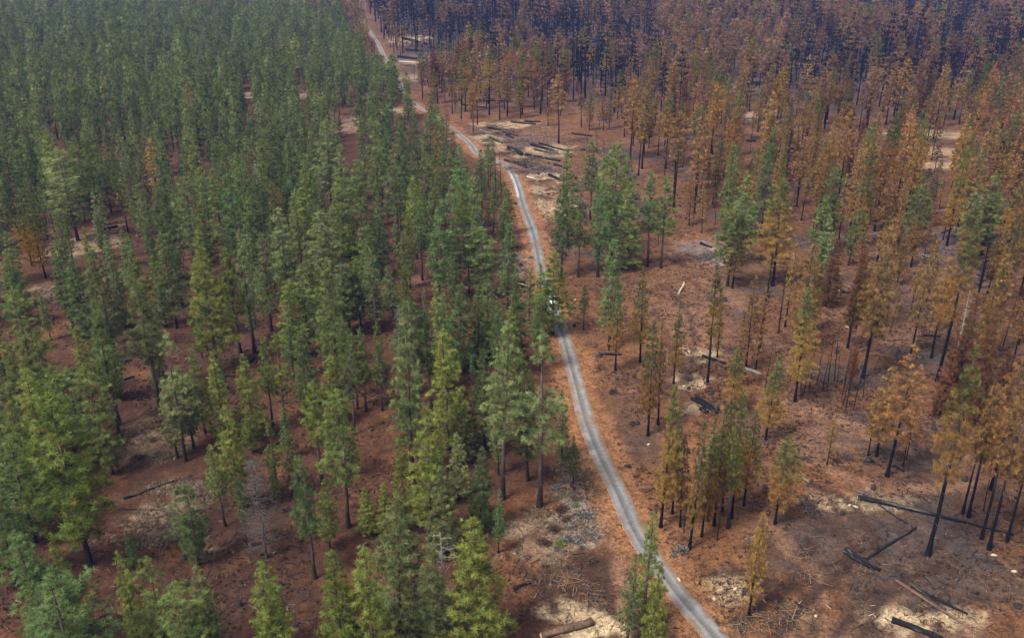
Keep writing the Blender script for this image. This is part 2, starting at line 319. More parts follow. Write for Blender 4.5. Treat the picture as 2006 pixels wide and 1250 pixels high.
LOGS = [  # x0, y0, x1, y1, radius at both ends, colour, label
    (61.8, 132.4, 84.6, 122.5, 0.5, 0.18, 'char', 'long charred log lying across the dark ground at right, the longest one'),
    (63.1, 133.6, 67.7, 124.9, 0.22, 0.12, 'char', 'thin burnt pole lying under the longest charred log'),
    (57.3, 115.8, 68.6, 123.9, 0.26, 0.2, 'char', 'burnt pole pointing up and away between two larger charred logs'),
    (54.7, 118.1, 58.5, 112.9, 0.42, 0.32, 'char', 'thick charred log, upper one of a side-by-side pair'),
    (54.3, 117.5, 57.5, 113.0, 0.3, 0.26, 'char', 'charred log, lower one of a side-by-side pair'),
    (60.0, 110.7, 68.4, 98.1, 0.3, 0.2, 'brown', 'long thin brown log running down to the lower right corner'),
    (61.9, 109.3, 67.8, 103.4, 0.3, 0.18, 'char', 'crumbling charred log beside the long thin brown log'),
    (56.1, 102.1, 62.1, 98.3, 0.5, 0.42, 'char', 'charred log on pale sawdust at the bottom right'),
    (4.1, 98.8, 11.8, 101.7, 0.5, 0.62, 'brown', 'cut log with rough brown bark on sawdust at the bottom left of the road'),
    (0.2, 108.8, 2.7, 110.4, 0.3, 0.22, 'char', 'short dark branch on red soil above the cut brown log'),
    (45.2, 189.8, 49.8, 186.1, 0.4, 0.34, 'char', 'short charred log crossing behind a tall black trunk'),
    (53.9, 183.7, 56.9, 180.7, 0.36, 0.3, 'grey', 'short grey weathered log right of the half-green pine'),
    (38.9, 169.3, 43.2, 163.0, 0.42, 0.34, 'char', 'left one of two charred logs lying together in the cut patch'),
    (39.8, 170.2, 43.8, 164.5, 0.42, 0.34, 'char', 'right one of two charred logs lying together in the cut patch'),
    (40.0, 164.7, 41.1, 163.0, 0.5, 0.5, 'char', 'stubby charred log piece below the two logs in the cut patch'),
    (-12.1, 441.8, 1.2, 434.8, 0.5, 0.3, 'char', 'charred log with dark brush at the far side of the slash clearing'),
    (-0.5, 456.3, 12.1, 450.1, 0.6, 0.4, 'char', 'charred log beside peeled poles at the far edge of the slash clearing'),
    (6.3, 457.5, 14.8, 456.3, 0.5, 0.4, 'char', 'farthest short charred log of the slash clearing'),
    (-1.4, 398.9, 4.5, 386.6, 1.1, 0.9, 'char', 'thick stubby charred log in the middle of the slash clearing'),
    (5.8, 386.6, 20.7, 375.8, 0.7, 0.4, 'char', 'long charred log pointing right from the thick stubby one'),
    (-3.1, 377.6, 6.4, 365.6, 0.5, 0.4, 'char', 'charred log nearest the road in the slash clearing'),
    (8.9, 405.9, 18.7, 394.1, 0.8, 0.5, 'char', 'thicker charred log of a loose bundle in the slash clearing'),
    (12.5, 408.9, 24.8, 393.2, 0.5, 0.35, 'char', 'thin long charred log on the far side of the bundle'),
    (9.9, 397.0, 15.8, 391.3, 0.45, 0.3, 'char', 'short charred log on the near side of the bundle'),
    (14.9, 353.4, 19.4, 345.7, 0.6, 0.5, 'char', 'short charred log on bright sawdust left of the green clump'),
    (-7.9, 446.5, 0.0, 456.3, 0.35, 0.2, 'pale', 'pale peeled pole at the far side of the slash clearing'),
    (-6.9, 444.1, 1.8, 451.3, 0.3, 0.2, 'pale', 'second pale peeled pole at the far side of the slash clearing'),
    (-2.7, 427.0, 0.7, 420.4, 0.6, 0.4, 'char', 'stub of charred log behind the thick stubby one'),
    (30.6, 396.0, 34.5, 395.1, 0.45, 0.4, 'char', 'charred log across black trunks right of the slash clearing'),
    (6.1, 350.3, 9.4, 348.0, 0.5, 0.3, 'pale', 'pale split log near the road bend'),
    (-93.4, 798.8, -70.3, 764.8, 1.3, 0.9, 'char', 'huge charred log at the far burnt clearing by the distant road'),
    (-84.9, 688.0, -70.2, 677.5, 1.2, 0.9, 'char', 'dark charred log lying crosswise beside the distant road'),
    (-81.8, 667.2, -69.1, 662.2, 0.6, 0.4, 'pale', 'pale log below the dark crosswise log by the distant road'),
    (49.5, 237.4, 46.0, 227.9, 0.3, 0.22, 'pale', 'lone white weathered log on raked orange soil'),
    (60.1, 269.8, 62.9, 265.9, 0.5, 0.3, 'char', 'dark log at the edge of the ash ring'),
    (-69.5, 132.4, -61.7, 138.4, 0.28, 0.1, 'char', 'thin dark fallen pole on the red forest floor at left'),
    (-69.4, 129.6, -61.6, 129.2, 0.14, 0.06, 'char', 'thin dark stick below the fallen pole at left'),
    (-91.6, 185.8, -89.3, 187.4, 0.4, 0.25, 'char', 'short dark log between pines at left'),
    (-87.6, 177.7, -85.8, 179.5, 0.35, 0.2, 'char', 'second short dark log, a little nearer than the first at left'),
    (-136.4, 284.1, -133.2, 287.9, 0.6, 0.4, 'char', 'dark log beside the bare patch at upper left'),
    (-61.4, 186.6, -60.4, 188.5, 0.4, 0.3, 'char', 'short black log behind the bright cone-shaped pine'),
    (-65.4, 179.5, -62.9, 179.5, 0.4, 0.3, 'char', 'black log lying level under the broad yellow-green pine'),
    (21.2, 190.6, 26.2, 190.1, 0.35, 0.3, 'char', 'black pole lying crosswise behind a black trunk right of the road'),
    (53.4, 140.1, 54.7, 137.6, 0.2, 0.14, 'grey', 'thin grey pole right of the half-green pine'),
    (68.8, 144.9, 70.3, 142.4, 0.2, 0.14, 'char', 'thin dark pole below the small slender orange pine'),
    (72.5, 143.1, 73.6, 141.1, 0.26, 0.2, 'char', 'short dark pole at the foot of the big amber pine'),
    (102.6, 201.7, 106.6, 200.9, 0.35, 0.3, 'char', 'dark fallen bole crosswise between black trunks at right'),
    (91.1, 230.1, 96.3, 229.0, 0.45, 0.35, 'char', 'dark log under rust-brown trees in the burnt stand'),
    (104.5, 414.1, 113.3, 413.0, 0.5, 0.4, 'char', 'dark straight log in the far burnt opening'),
    (126.5, 504.1, 133.6, 513.2, 0.6, 0.4, 'char', 'tilted dark log in the far burnt opening'),
    (0.0, 238.6, 6.3, 233.9, 0.5, 0.35, 'char', 'upper dark log of two lying beside the road before the pine'),
    (-0.7, 235.0, 5.3, 231.6, 0.5, 0.35, 'char', 'lower dark log of two lying beside the road before the pine'),
    (142.3, 281.4, 152.7, 289.5, 0.3, 0.2, 'char', 'bare fallen pole on purple-grey ground at far right'),
    (126.3, 259.4, 131.0, 254.0, 0.25, 0.15, 'grey', 'thin grey pole on the purple-grey burnt ground'),
    (-24.0, 119.8, -25.5, 118.5, 0.3, 0.2, 'brown', 'short brown log behind the foreground pines'),
    (-6.8, 136.1, -3.3, 137.1, 0.22, 0.14, 'brown', 'brown pole at the foot of the tall rugged pine'),
    (-6.0, 135.5, -4.7, 133.1, 0.2, 0.14, 'brown', 'short brown stick leaning off the brown pole'),
    (-10.4, 420.4, -4.2, 409.9, 0.5, 0.3, 'char', 'charred log among brush just right of the far road curve'),
    (0.4, 374.1, 5.8, 370.6, 0.6, 0.4, 'char', 'charred log half buried in the dark slash pile'),
    (-15.8, 437.1, -10.1, 429.2, 0.4, 0.25, 'grey', 'grey log at the left end of the slash clearing'),
    (17.7, 370.6, 23.1, 363.9, 0.5, 0.35, 'char', 'charred log beside the green clump at the slash clearing'),
    (7.8, 363.9, 13.5, 367.2, 0.4, 0.3, 'brown', 'brown split log in the slash clearing'),
    (-4.5, 433.7, 2.9, 424.8, 0.5, 0.3, 'char', 'charred log at the centre of the far slash'),
    (-83.5, 727.4, -69.7, 721.5, 1.0, 0.7, 'char', 'charred log in the middle of the far burnt clearing'),
    (28.8, 429.2, 38.3, 424.8, 0.5, 0.35, 'char', 'charred log at the foot of the far black trunks'),
    (-27.9, 502.6, -14.9, 495.2, 0.6, 0.4, 'char', 'charred log under the far half-green pines'),
    (-16.8, 513.2, -5.2, 516.3, 0.6, 0.4, 'char', 'charred log behind the far half-green pines'),
]
TREES = [  # kind, x, y, height, crown width, crown start, tone, label
    ('G', -64.1, 95.0, 22.6, 7.2, 0.05, 'b', ''),
    ('G', -62.4, 98.9, 18.3, 4.6, 0.08, 'y', ''),
    ('G', -55.6, 85.3, 23.3, 10.5, 0.04, 'b', 'broad blue-green pine filling the lower left corner'),
    ('G', -60.6, 114.2, 6.5, 2.6, 0.08, 'b', 'small blue-green young pine left of the lone pine on pale grass'),
    ('G', -51.7, 95.0, 18.5, 4.2, 0.06, 'y', ''),
    ('G', -47.6, 93.1, 19.4, 5.1, 0.06, 'm', ''),
    ('G', -43.1, 89.5, 18.4, 7.3, 0.04, 'm', ''),
    ('G', -41.3, 94.0, 17.4, 4.3, 0.08, 'g', ''),
    ('G', -50.3, 114.7, 15.5, 5.6, 0.1, 'b', 'lone young blue-green pine standing on a patch of pale dead grass'),
    ('D', -39.6, 116.0, 18.9, 7.4, 0.08, '', 'grey needleless dead tree full of fine twigs above the red forest floor'),
    ('G', -43.6, 118.5, 14.8, 2.5, 0.3, 'g', ''),
    ('G', -33.0, 95.0, 17.4, 6.1, 0.04, 'y', 'yellow-green pine alone below the grey dead tree'),
    ('G', -31.0, 111.3, 22.3, 4.3, 0.42, 'b', 'slim high-crowned pine right of the grey dead tree'),
    ('G', -29.9, 118.3, 13.5, 3.8, 0.14, 'y', ''),
    ('G', -79.4, 120.6, 20.5, 9.2, 0.1, 'd', ''),
    ('G', -67.6, 114.5, 31.9, 11.7, 0.2, 'y', 'tall broad yellow-green pine in the left foreground with bare lower trunk'),
    ('G', -86.0, 140.4, 22.3, 7.9, 0.1, 'y', ''),
    ('G', -82.3, 142.1, 22.3, 7.9, 0.1, 'm', ''),
    ('G', -74.7, 140.4, 23.5, 7.2, 0.12, 'm', ''),
    ('G', -83.0, 129.4, 22.3, 6.9, 0.08, 'y', ''),
    ('G', -103.9, 173.0, 24.9, 7.4, 0.1, 'm', ''),
    ('G', -91.8, 156.8, 21.7, 6.1, 0.1, 'y', ''),
    ('G', -94.3, 149.2, 22.7, 6.8, 0.1, 'm', ''),
    ('G', -89.2, 147.4, 21.0, 5.8, 0.1, 'y', ''),
    ('G', -124.8, 206.6, 19.3, 7.6, 0.08, 'b', ''),
    ('G', -105.7, 165.1, 21.3, 7.4, 0.1, 'm', ''),
    ('G', -88.7, 132.4, 22.8, 7.1, 0.1, 'm', ''),
    ('G', -77.1, 109.7, 23.4, 8.4, 0.1, 'd', ''),
    ('G', -131.9, 219.7, 20.8, 6.7, 0.1, 'm', ''),
    ('G', -91.9, 170.7, 16.4, 4.9, 0.1, 'y', ''),
    ('G', -87.3, 168.4, 16.6, 4.9, 0.1, 'm', ''),
    ('G', -84.9, 168.4, 17.1, 5.0, 0.12, 'd', ''),
    ('G', -110.0, 203.6, 23.5, 7.0, 0.15, 'b', ''),
    ('G', -105.2, 200.6, 20.9, 8.9, 0.12, 'd', ''),
    ('G', -93.6, 188.7, 27.5, 8.4, 0.22, 'g', 'ragged thin-topped pine beside the pale clearing at left'),
    ('G', -111.3, 232.4, 16.0, 5.1, 0.06, 'b', ''),
    ('G', -105.7, 230.5, 18.1, 5.0, 0.06, 'b', ''),
    ('G', -97.8, 216.3, 17.6, 6.6, 0.1, 'y', ''),
    ('G', -74.7, 165.6, 28.6, 8.0, 0.3, 'g', 'pine with a sparse grey dying top and a bare leaning branch'),
    ('G', -85.0, 205.1, 24.9, 8.6, 0.22, 'd', ''),
    ('G', -67.5, 182.5, 30.0, 10.4, 0.25, 'y', 'broad yellow-green pine with black trunks under it, left of centre'),
    ('G', -74.5, 200.6, 27.3, 7.4, 0.2, 'y', ''),
    ('G', -64.8, 191.4, 26.9, 5.9, 0.35, 'y', ''),
    ('G', -61.5, 191.4, 30.7, 5.4, 0.3, 'g', ''),
    ('G', -60.4, 203.6, 26.2, 7.5, 0.15, 'g', ''),
    ('G', -60.3, 223.2, 26.3, 8.4, 0.12, 'g', ''),
    ('G', -51.1, 187.9, 20.4, 6.8, 0.12, 'y', ''),
    ('G', -48.1, 190.9, 22.7, 8.1, 0.15, 'm', ''),
    ('G', -49.0, 216.3, 27.5, 10.8, 0.15, 'g', ''),
    ('G', -50.4, 206.6, 20.7, 6.4, 0.12, 'm', ''),
    ('G', -41.0, 200.6, 19.1, 7.5, 0.15, 'g', ''),
    ('G', -35.0, 168.7, 19.0, 4.3, 0.42, 'm', ''),
    ('G', -47.0, 234.3, 31.5, 10.7, 0.2, 'm', ''),
    ('G', -43.6, 234.3, 21.0, 7.1, 0.1, 'y', ''),
    ('G', -46.0, 156.4, 21.1, 5.7, 0.32, 'y', ''),
    ('G', -48.8, 157.6, 20.2, 4.1, 0.45, 'm', ''),
    ('G', -42.7, 166.2, 18.5, 5.9, 0.12, 'g', ''),
    ('G', -35.9, 158.9, 15.6, 5.2, 0.1, 'y', ''),
    ('G', -51.2, 152.5, 18.8, 6.6, 0.08, 'y', 'dense bright green cone-shaped pine with foliage almost to the ground'),
    ('G', -56.3, 151.0, 20.3, 5.5, 0.06, 'y', ''),
    ('G', -61.9, 154.9, 19.1, 4.5, 0.1, 'm', ''),
    ('G', -62.4, 144.5, 27.4, 6.6, 0.35, 'g', ''),
    ('G', -64.1, 145.6, 17.5, 4.4, 0.25, 'g', ''),
    ('G', -62.3, 149.2, 18.5, 5.5, 0.2, 'm', ''),
    ('G', -74.9, 167.3, 12.2, 3.9, 0.2, 'd', ''),
    ('G', -93.2, 154.9, 13.4, 4.0, 0.1, 'm', ''),
    ('G', -83.6, 149.2, 18.0, 5.9, 0.1, 'b', ''),
    ('G', -34.6, 136.6, 21.7, 6.5, 0.28, 'y', ''),
    ('G', -28.0, 124.5, 26.9, 7.7, 0.28, 'm', 'tall pine with a long bare black trunk left of the log-strewn hollow'),
    ('G', -50.2, 147.4, 10.2, 3.5, 0.06, 'y', ''),
    ('G', -47.7, 129.6, 21.2, 6.6, 0.25, 'y', ''),
    ('G', -48.9, 124.5, 16.5, 3.9, 0.38, 'm', ''),
    ('G', -42.7, 135.5, 13.6, 3.8, 0.3, 'm', ''),
    ('G', -39.4, 133.3, 14.2, 2.9, 0.35, 'm', ''),
    ('G', -18.3, 124.3, 18.3, 4.9, 0.1, 'y', ''),
    ('G', -13.5, 119.4, 26.3, 7.0, 0.26, 'y', ''),
    ('G', -9.6, 132.4, 13.7, 4.5, 0.1, 'g', ''),
    ('G', -5.5, 122.9, 17.1, 5.2, 0.08, 'b', ''),
    ('G', -11.0, 117.0, 17.0, 6.6, 0.12, 'g', 'sparse olive pine with its grey trunk showing through the crown'),
    ('G', -16.3, 99.9, 24.1, 10.0, 0.1, 'g', 'broad grey-green pine in the foreground with drooping lower limbs'),
    ('G', -24.2, 122.3, 9.5, 3.8, 0.08, 'y', ''),
    ('G', -21.1, 120.9, 11.3, 3.5, 0.1, 'y', ''),
    ('G', -22.1, 89.5, 23.5, 7.4, 0.05, 'y', ''),
    ('G', -18.3, 89.5, 23.8, 7.4, 0.05, 'y', ''),
    ('G', -4.9, 96.9, 22.6, 9.8, 0.05, 'y', 'bright yellow-green pine at the bottom beside the white bare snag'),
    ('W', -9.1, 96.9, 20.0, 6.5, 0.1, '', 'white bare snag with combed side branches among green pines at the bottom'),
    ('G', -10.7, 95.5, 19.6, 6.0, 0.06, 'g', ''),
    ('G', -12.5, 149.2, 26.3, 8.3, 0.12, 'y', ''),
    ('G', -5.3, 148.3, 22.1, 7.5, 0.15, 'd', ''),
    ('G', -1.8, 132.4, 34.4, 8.0, 0.42, 'g', 'tall rugged pine with bare reddish lower trunk left of the road'),
    ('G', 4.8, 130.1, 34.2, 8.9, 0.34, 'g', 'big grey-green pine close to the left edge of the road'),
    ('G', 2.9, 138.4, 25.5, 5.1, 0.3, 'd', ''),
    ('G', -9.2, 144.7, 15.0, 5.7, 0.1, 'm', ''),
    ('G', -20.4, 154.9, 10.5, 4.6, 0.06, 'y', ''),
    ('G', -12.8, 129.4, 12.6, 4.0, 0.1, 'd', ''),
    ('G', -20.0, 164.5, 26.3, 8.4, 0.38, 'b', ''),
    ('G', -17.0, 165.1, 22.9, 5.3, 0.42, 'm', ''),
    ('G', -14.8, 184.0, 18.5, 6.7, 0.12, 'm', ''),
    ('G', -11.9, 181.5, 21.4, 8.2, 0.1, 'b', ''),
    ('G', -8.0, 185.3, 19.4, 5.8, 0.12, 'm', ''),
    ('G', -5.3, 189.3, 19.9, 6.6, 0.12, 'm', ''),
    ('G', 0.7, 184.0, 18.2, 5.6, 0.1, 'd', ''),
    ('G', -0.4, 179.0, 17.4, 6.3, 0.1, 'y', ''),
    ('G', -3.2, 184.0, 16.7, 5.8, 0.1, 'd', ''),
    ('G', -7.6, 225.7, 20.2, 10.7, 0.08, 'd', 'broad dark green cone pine between the road and the dirt track'),
    ('G', -19.6, 221.1, 29.3, 8.3, 0.16, 'b', ''),
    ('G', -28.4, 221.1, 21.1, 6.2, 0.42, 'g', ''),
    ('G', -37.6, 238.2, 22.0, 6.6, 0.06, 'b', ''),
    ('G', -37.5, 216.3, 23.7, 7.9, 0.15, 'm', ''),
    ('G', -33.8, 202.0, 23.1, 5.2, 0.3, 'g', ''),
    ('G', -40.8, 203.6, 18.5, 8.8, 0.15, 'g', ''),
    ('G', -37.9, 203.6, 19.4, 4.8, 0.15, 'm', ''),
    ('G', -30.7, 163.9, 19.6, 4.7, 0.4, 'm', ''),
    ('G', -32.7, 164.7, 18.1, 3.6, 0.48, 'm', ''),
    ('G', -27.3, 163.9, 16.8, 4.4, 0.42, 'g', 'slim pine with a slightly leaning bare trunk, one of a row of poles'),
    ('W', -26.9, 190.6, 13.2, 5.5, 0.1, '', 'silvery dead snag with curling bare branches in the middle of the green stand'),
    ('H', -23.6, 170.5, 10.9, 5.0, 0.3, '', ''),
    ('G', -21.1, 154.9, 10.2, 3.7, 0.05, 'y', ''),
    ('G', -15.3, 228.6, 20.3, 5.0, 0.42, 'm', ''),
    ('G', -11.8, 228.6, 19.7, 4.4, 0.4, 'g', ''),
    ('G', -2.8, 263.1, 17.6, 6.3, 0.3, 'g', ''),
    ('G', -12.1, 277.8, 14.1, 5.6, 0.4, 'm', ''),
    ('G', -15.4, 268.8, 22.4, 8.9, 0.2, 'b', ''),
    ('G', -17.2, 234.3, 18.1, 6.5, 0.1, 'd', ''),
    ('G', -30.9, 213.0, 14.2, 6.0, 0.15, 'm', ''),
    ('G', -33.6, 203.6, 12.5, 5.1, 0.2, 'g', ''),
    ('G', -41.4, 184.0, 17.9, 6.4, 0.15, 'm', ''),
    ('G', -49.0, 177.7, 18.1, 5.1, 0.15, 'd', ''),
    ('G', 10.1, 202.3, 21.4, 10.0, 0.12, 'y', 'leafy pine hard against the road, hiding most of the white pickup truck'),
    ('G', 7.4, 205.1, 17.9, 4.6, 0.15, 'm', ''),
    ('G', 6.1, 200.6, 11.7, 4.8, 0.12, 'b', ''),
    ('G', 18.0, 204.8, 12.4, 2.5, 0.4, 'd', 'small lone pine sapling with thin stem on bare orange soil right of the road'),
    ('G', 23.5, 194.8, 27.4, 6.7, 0.25, 'b', 'blue-green pine over three black trunks, right of the road'),
    ('H', 23.6, 181.7, 22.4, 4.6, 0.28, '', 'pine with green top and orange lower needles, in front of the blue-green one'),
    ('H', 29.9, 186.3, 24.0, 5.3, 0.28, '', ''),
    ('T', 23.3, 192.5, 16.9, 1.9, 0.5, '', ''),
    ('G', 17.7, 268.8, 31.1, 8.9, 0.2, 'm', ''),
    ('G', 14.2, 240.6, 28.2, 6.6, 0.22, 'b', ''),
    ('G', 19.1, 240.6, 25.3, 5.2, 0.45, 'm', ''),
    ('G', 26.8, 295.1, 28.3, 6.9, 0.3, 'g', ''),
    ('G', 30.4, 259.4, 35.0, 10.4, 0.2, 'm', ''),
    ('G', 37.6, 278.8, 26.0, 7.6, 0.2, 'g', ''),
    ('G', 28.7, 250.5, 29.4, 7.5, 0.22, 'd', ''),
    ('G', 24.7, 240.6, 27.3, 7.2, 0.3, 'b', ''),
    ('G', 34.3, 247.1, 26.5, 9.7, 0.12, 'm', 'broad full-crowned green pine in the clump right of the road bend'),
    ('G', 40.4, 249.2, 29.2, 5.9, 0.4, 'b', ''),
    ('G', 44.2, 248.0, 28.0, 7.1, 0.35, 'm', ''),
    ('G', 28.8, 273.7, 28.4, 8.1, 0.2, 'd', ''),
    ('H', 44.0, 177.5, 28.5, 4.4, 0.42, '', 'tall slender pine with a thin crown and long black trunk by the sawdust'),
    ('G', 60.8, 234.3, 24.7, 10.2, 0.3, 'm', ''),
    ('H', 61.8, 232.4, 21.7, 7.0, 0.2, '', ''),
    ('G', 68.7, 273.7, 31.7, 7.4, 0.1, 'm', 'dark green pointed pine rising out of the orange trees'),
    ('G', 80.2, 273.7, 31.7, 7.4, 0.2, 'g', ''),
    ('G', 68.5, 251.4, 28.2, 9.3, 0.25, 'm', ''),
    ('H', 73.6, 234.3, 31.2, 12.6, 0.15, '', ''),
    ('G', 97.4, 264.0, 26.9, 8.1, 0.12, 'd', ''),
    ('G', 93.9, 259.4, 19.5, 7.1, 0.15, 'm', ''),
    ('G', 100.6, 250.5, 17.8, 6.6, 0.15, 'm', ''),
    ('G', 126.6, 267.8, 23.2, 8.3, 0.15, 'd', 'dense dark green pine with black trunk at the edge of purple-grey burnt ground'),
    ('G', 144.8, 259.4, 26.0, 10.2, 0.2, 'm', ''),
    ('G', 136.8, 254.9, 25.1, 7.9, 0.2, 'g', ''),
    ('H', 132.7, 246.3, 21.8, 8.3, 0.2, '', ''),
    ('B', 59.6, 192.0, 25.4, 3.6, 0.35, '', 'charred pine with a grey broken top right of the slender pines'),
    ('S', 56.4, 184.0, 20.4, 3.9, 0.2, '', ''),
    ('S', 54.2, 184.0, 23.4, 4.1, 0.25, '', ''),
    ('G', 86.3, 233.5, 20.6, 6.2, 0.15, 'g', ''),
    ('S', 92.8, 206.6, 29.3, 5.8, 0.25, '', ''),
    ('S', 104.8, 215.0, 16.3, 2.9, 0.3, '', ''),
    ('S', 124.1, 209.1, 40.4, 7.6, 0.4, '', ''),
    ('R', 74.3, 173.0, 11.5, 3.3, 0.2, '', ''),
    ('S', 59.8, 288.4, 17.8, 4.4, 0.2, '', ''),
    ('S', 62.5, 279.9, 16.1, 4.0, 0.25, '', ''),
    ('S', 69.5, 206.6, 22.0, 4.3, 0.25, '', ''),
    ('H', 74.8, 203.6, 20.5, 5.0, 0.25, '', ''),
    ('S', 49.5, 174.2, 14.9, 3.3, 0.3, '', ''),
    ('S', 97.4, 234.3, 19.6, 5.1, 0.3, '', ''),
    ('S', 95.7, 192.0, 22.2, 5.3, 0.35, '', ''),
    ('S', 110.8, 219.7, 18.7, 5.4, 0.35, '', ''),
    ('S', 68.2, 192.0, 28.0, 7.8, 0.15, '', ''),
    ('H', 61.0, 168.4, 26.5, 6.6, 0.25, '', 'half-scorched pine, olive top over amber boughs, centre of the burnt stand'),
    ('S', 79.6, 179.5, 34.8, 9.8, 0.32, '', 'large amber pine with a thick black trunk standing clear of its neighbours'),
    ('R', 81.6, 195.1, 21.7, 5.6, 0.3, '', ''),
    ('T', 66.8, 203.0, 18.2, 3.3, 0.4, '', ''),
    ('R', 84.4, 219.7, 19.0, 7.0, 0.05, '', ''),
    ('R', 91.5, 216.3, 17.6, 6.6, 0.05, '', ''),
    ('H', 95.7, 177.7, 37.6, 9.0, 0.4, '', ''),
    ('S', 99.3, 189.3, 25.1, 7.3, 0.35, '', ''),
    ('S', 102.6, 174.2, 25.0, 6.1, 0.3, '', ''),
    ('W', 92.0, 165.1, 27.2, 2.7, 0.1, '', 'pale grey snag tip poking out of rust-brown firs at the right'),
    ('R', 92.9, 165.1, 26.4, 6.5, 0.05, '', ''),
    ('R', 98.2, 165.1, 23.6, 6.7, 0.05, '', ''),
    ('R', 89.3, 161.9, 20.5, 5.4, 0.05, '', ''),
    ('R', 91.1, 145.6, 23.0, 5.7, 0.1, '', ''),
    ('R', 93.1, 158.9, 22.0, 6.1, 0.05, '', ''),
    ('B', 124.4, 219.7, 19.7, 4.8, 0.2, '', 'bare jet-black burnt snag with fine twigs near the right edge'),
    ('B', 126.3, 223.2, 13.3, 3.6, 0.25, '', ''),
    ('T', 114.9, 228.6, 10.5, 4.2, 0.35, '', ''),
    ('H', 46.0, 163.4, 15.4, 5.5, 0.22, '', 'bright half-green pine with amber skirt behind the green clump'),
    ('H', 50.5, 152.5, 19.2, 6.6, 0.25, '', ''),
    ('S', 69.8, 139.6, 27.0, 8.8, 0.3, '', 'big amber pine with full crown on the dark slope, right of the dirt track'),
    ('S', 70.5, 146.8, 20.0, 5.8, 0.2, '', ''),
    ('S', 68.9, 146.8, 14.9, 3.3, 0.3, '', ''),
    ('H', 67.6, 116.7, 37.6, 6.7, 0.5, '', 'very tall pine with long bare black trunk and amber crown by the crossing logs'),
    ('S', 79.2, 127.2, 26.0, 6.1, 0.48, '', ''),
    ('S', 78.6, 121.3, 27.0, 4.9, 0.5, '', ''),
    ('S', 78.6, 128.2, 22.2, 4.0, 0.5, '', ''),
    ('S', 78.6, 118.5, 30.3, 5.6, 0.55, '', ''),
    ('S', 87.2, 135.5, 27.0, 6.3, 0.4, '', ''),
    ('S', 82.7, 120.9, 23.6, 4.9, 0.5, '', ''),
    ('H', 25.4, 124.6, 27.4, 4.5, 0.25, '', ''),
    ('H', 28.8, 125.0, 18.3, 3.6, 0.25, '', ''),
    ('H', 29.3, 118.9, 24.3, 3.7, 0.3, '', ''),
    ('H', 32.0, 122.3, 20.0, 3.8, 0.3, '', ''),
    ('H', 34.6, 125.0, 23.3, 4.7, 0.28, '', ''),
    ('H', 38.1, 127.2, 25.2, 4.9, 0.25, '', ''),
    ('H', 41.1, 130.8, 19.5, 4.0, 0.22, '', ''),
    ('H', 36.8, 128.9, 22.3, 4.0, 0.25, '', ''),
    ('G', 33.8, 126.4, 20.3, 3.6, 0.3, 'm', ''),
    ('H', 28.0, 128.6, 21.0, 3.5, 0.3, '', ''),
    ('G', 36.9, 124.3, 20.7, 3.4, 0.35, 'y', ''),
    ('H', 45.1, 125.6, 17.9, 6.1, 0.28, '', 'half-green pine with a bushy amber skirt beside the logged clearing'),
    ('S', 35.2, 103.1, 18.9, 3.4, 0.2, 'y', 'yellowing scorched pine alone beside the lower road, thin to the ground'),
    ('S', 59.9, 143.5, 10.8, 2.1, 0.25, '', 'small slender orange pine alone on pinkish soil'),
    ('G', 19.1, 99.9, 21.2, 4.4, 0.12, 'm', ''),
    ('G', 17.7, 86.9, 23.9, 4.8, 0.05, 'y', ''),
    ('G', 16.3, 96.9, 17.0, 3.0, 0.15, 'g', ''),
    ('H', 27.3, 154.5, 25.3, 5.2, 0.28, '', ''),
    ('S', 30.0, 158.4, 25.2, 2.8, 0.25, '', ''),
    ('H', 36.2, 176.5, 19.6, 4.5, 0.3, '', ''),
    ('S', 48.6, 189.3, 18.3, 2.4, 0.2, '', ''),
    ('S', 21.4, 409.9, 33.5, 10.7, 0.42, '', 'orange pine with two thick black trunks at the edge of the log-strewn clearing'),
    ('H', -12.0, 475.7, 35.7, 9.0, 0.35, '', ''),
    ('H', 4.4, 466.4, 27.1, 8.9, 0.3, '', ''),
    ('S', -4.1, 490.9, 29.1, 7.7, 0.25, '', ''),
    ('H', -26.4, 466.4, 26.1, 8.4, 0.42, '', ''),
    ('S', -21.1, 465.2, 18.7, 5.2, 0.3, '', ''),
    ('S', -38.6, 433.7, 18.1, 8.9, 0.05, '', ''),
    ('S', -31.5, 428.1, 12.2, 4.9, 0.1, '', ''),
    ('H', -52.4, 532.4, 29.1, 8.9, 0.3, '', ''),
    ('S', 50.9, 379.3, 33.8, 9.9, 0.42, '', ''),
    ('S', 53.9, 363.9, 35.7, 9.5, 0.4, '', ''),
    ('H', -32.9, 351.8, 25.5, 8.1, 0.25, 'g', ''),
    ('G', -21.4, 323.0, 24.6, 6.7, 0.25, 'm', ''),
    ('G', -54.1, 470.4, 20.1, 6.9, 0.12, 'g', ''),
    ('G', -70.4, 542.5, 22.7, 7.9, 0.1, 'b', ''),
    ('G', -16.7, 284.1, 27.8, 9.3, 0.15, 'b', ''),
    ('G', -10.6, 307.0, 21.9, 5.4, 0.2, 'b', ''),
    ('S', -163.0, 313.2, 22.8, 5.8, 0.2, '', 'orange-topped dying pine among green ones, upper left'),
    ('S', -130.3, 318.3, 23.1, 8.5, 0.18, '', 'rusty orange dead pine standing out of the green stand'),
    ('H', -131.9, 295.1, 18.3, 5.9, 0.3, '', 'pine with pale green tip above rusty orange boughs'),
    ('H', -134.9, 240.6, 20.9, 7.0, 0.32, 'y', 'pine spotted with yellow needles beside the bare soil at left'),
    ('H', -143.7, 250.5, 22.1, 6.6, 0.25, 'y', ''),
    ('G', -115.6, 268.8, 20.0, 7.0, 0.15, 'g', ''),
    ('G', -107.5, 264.0, 20.5, 7.2, 0.1, 'd', ''),
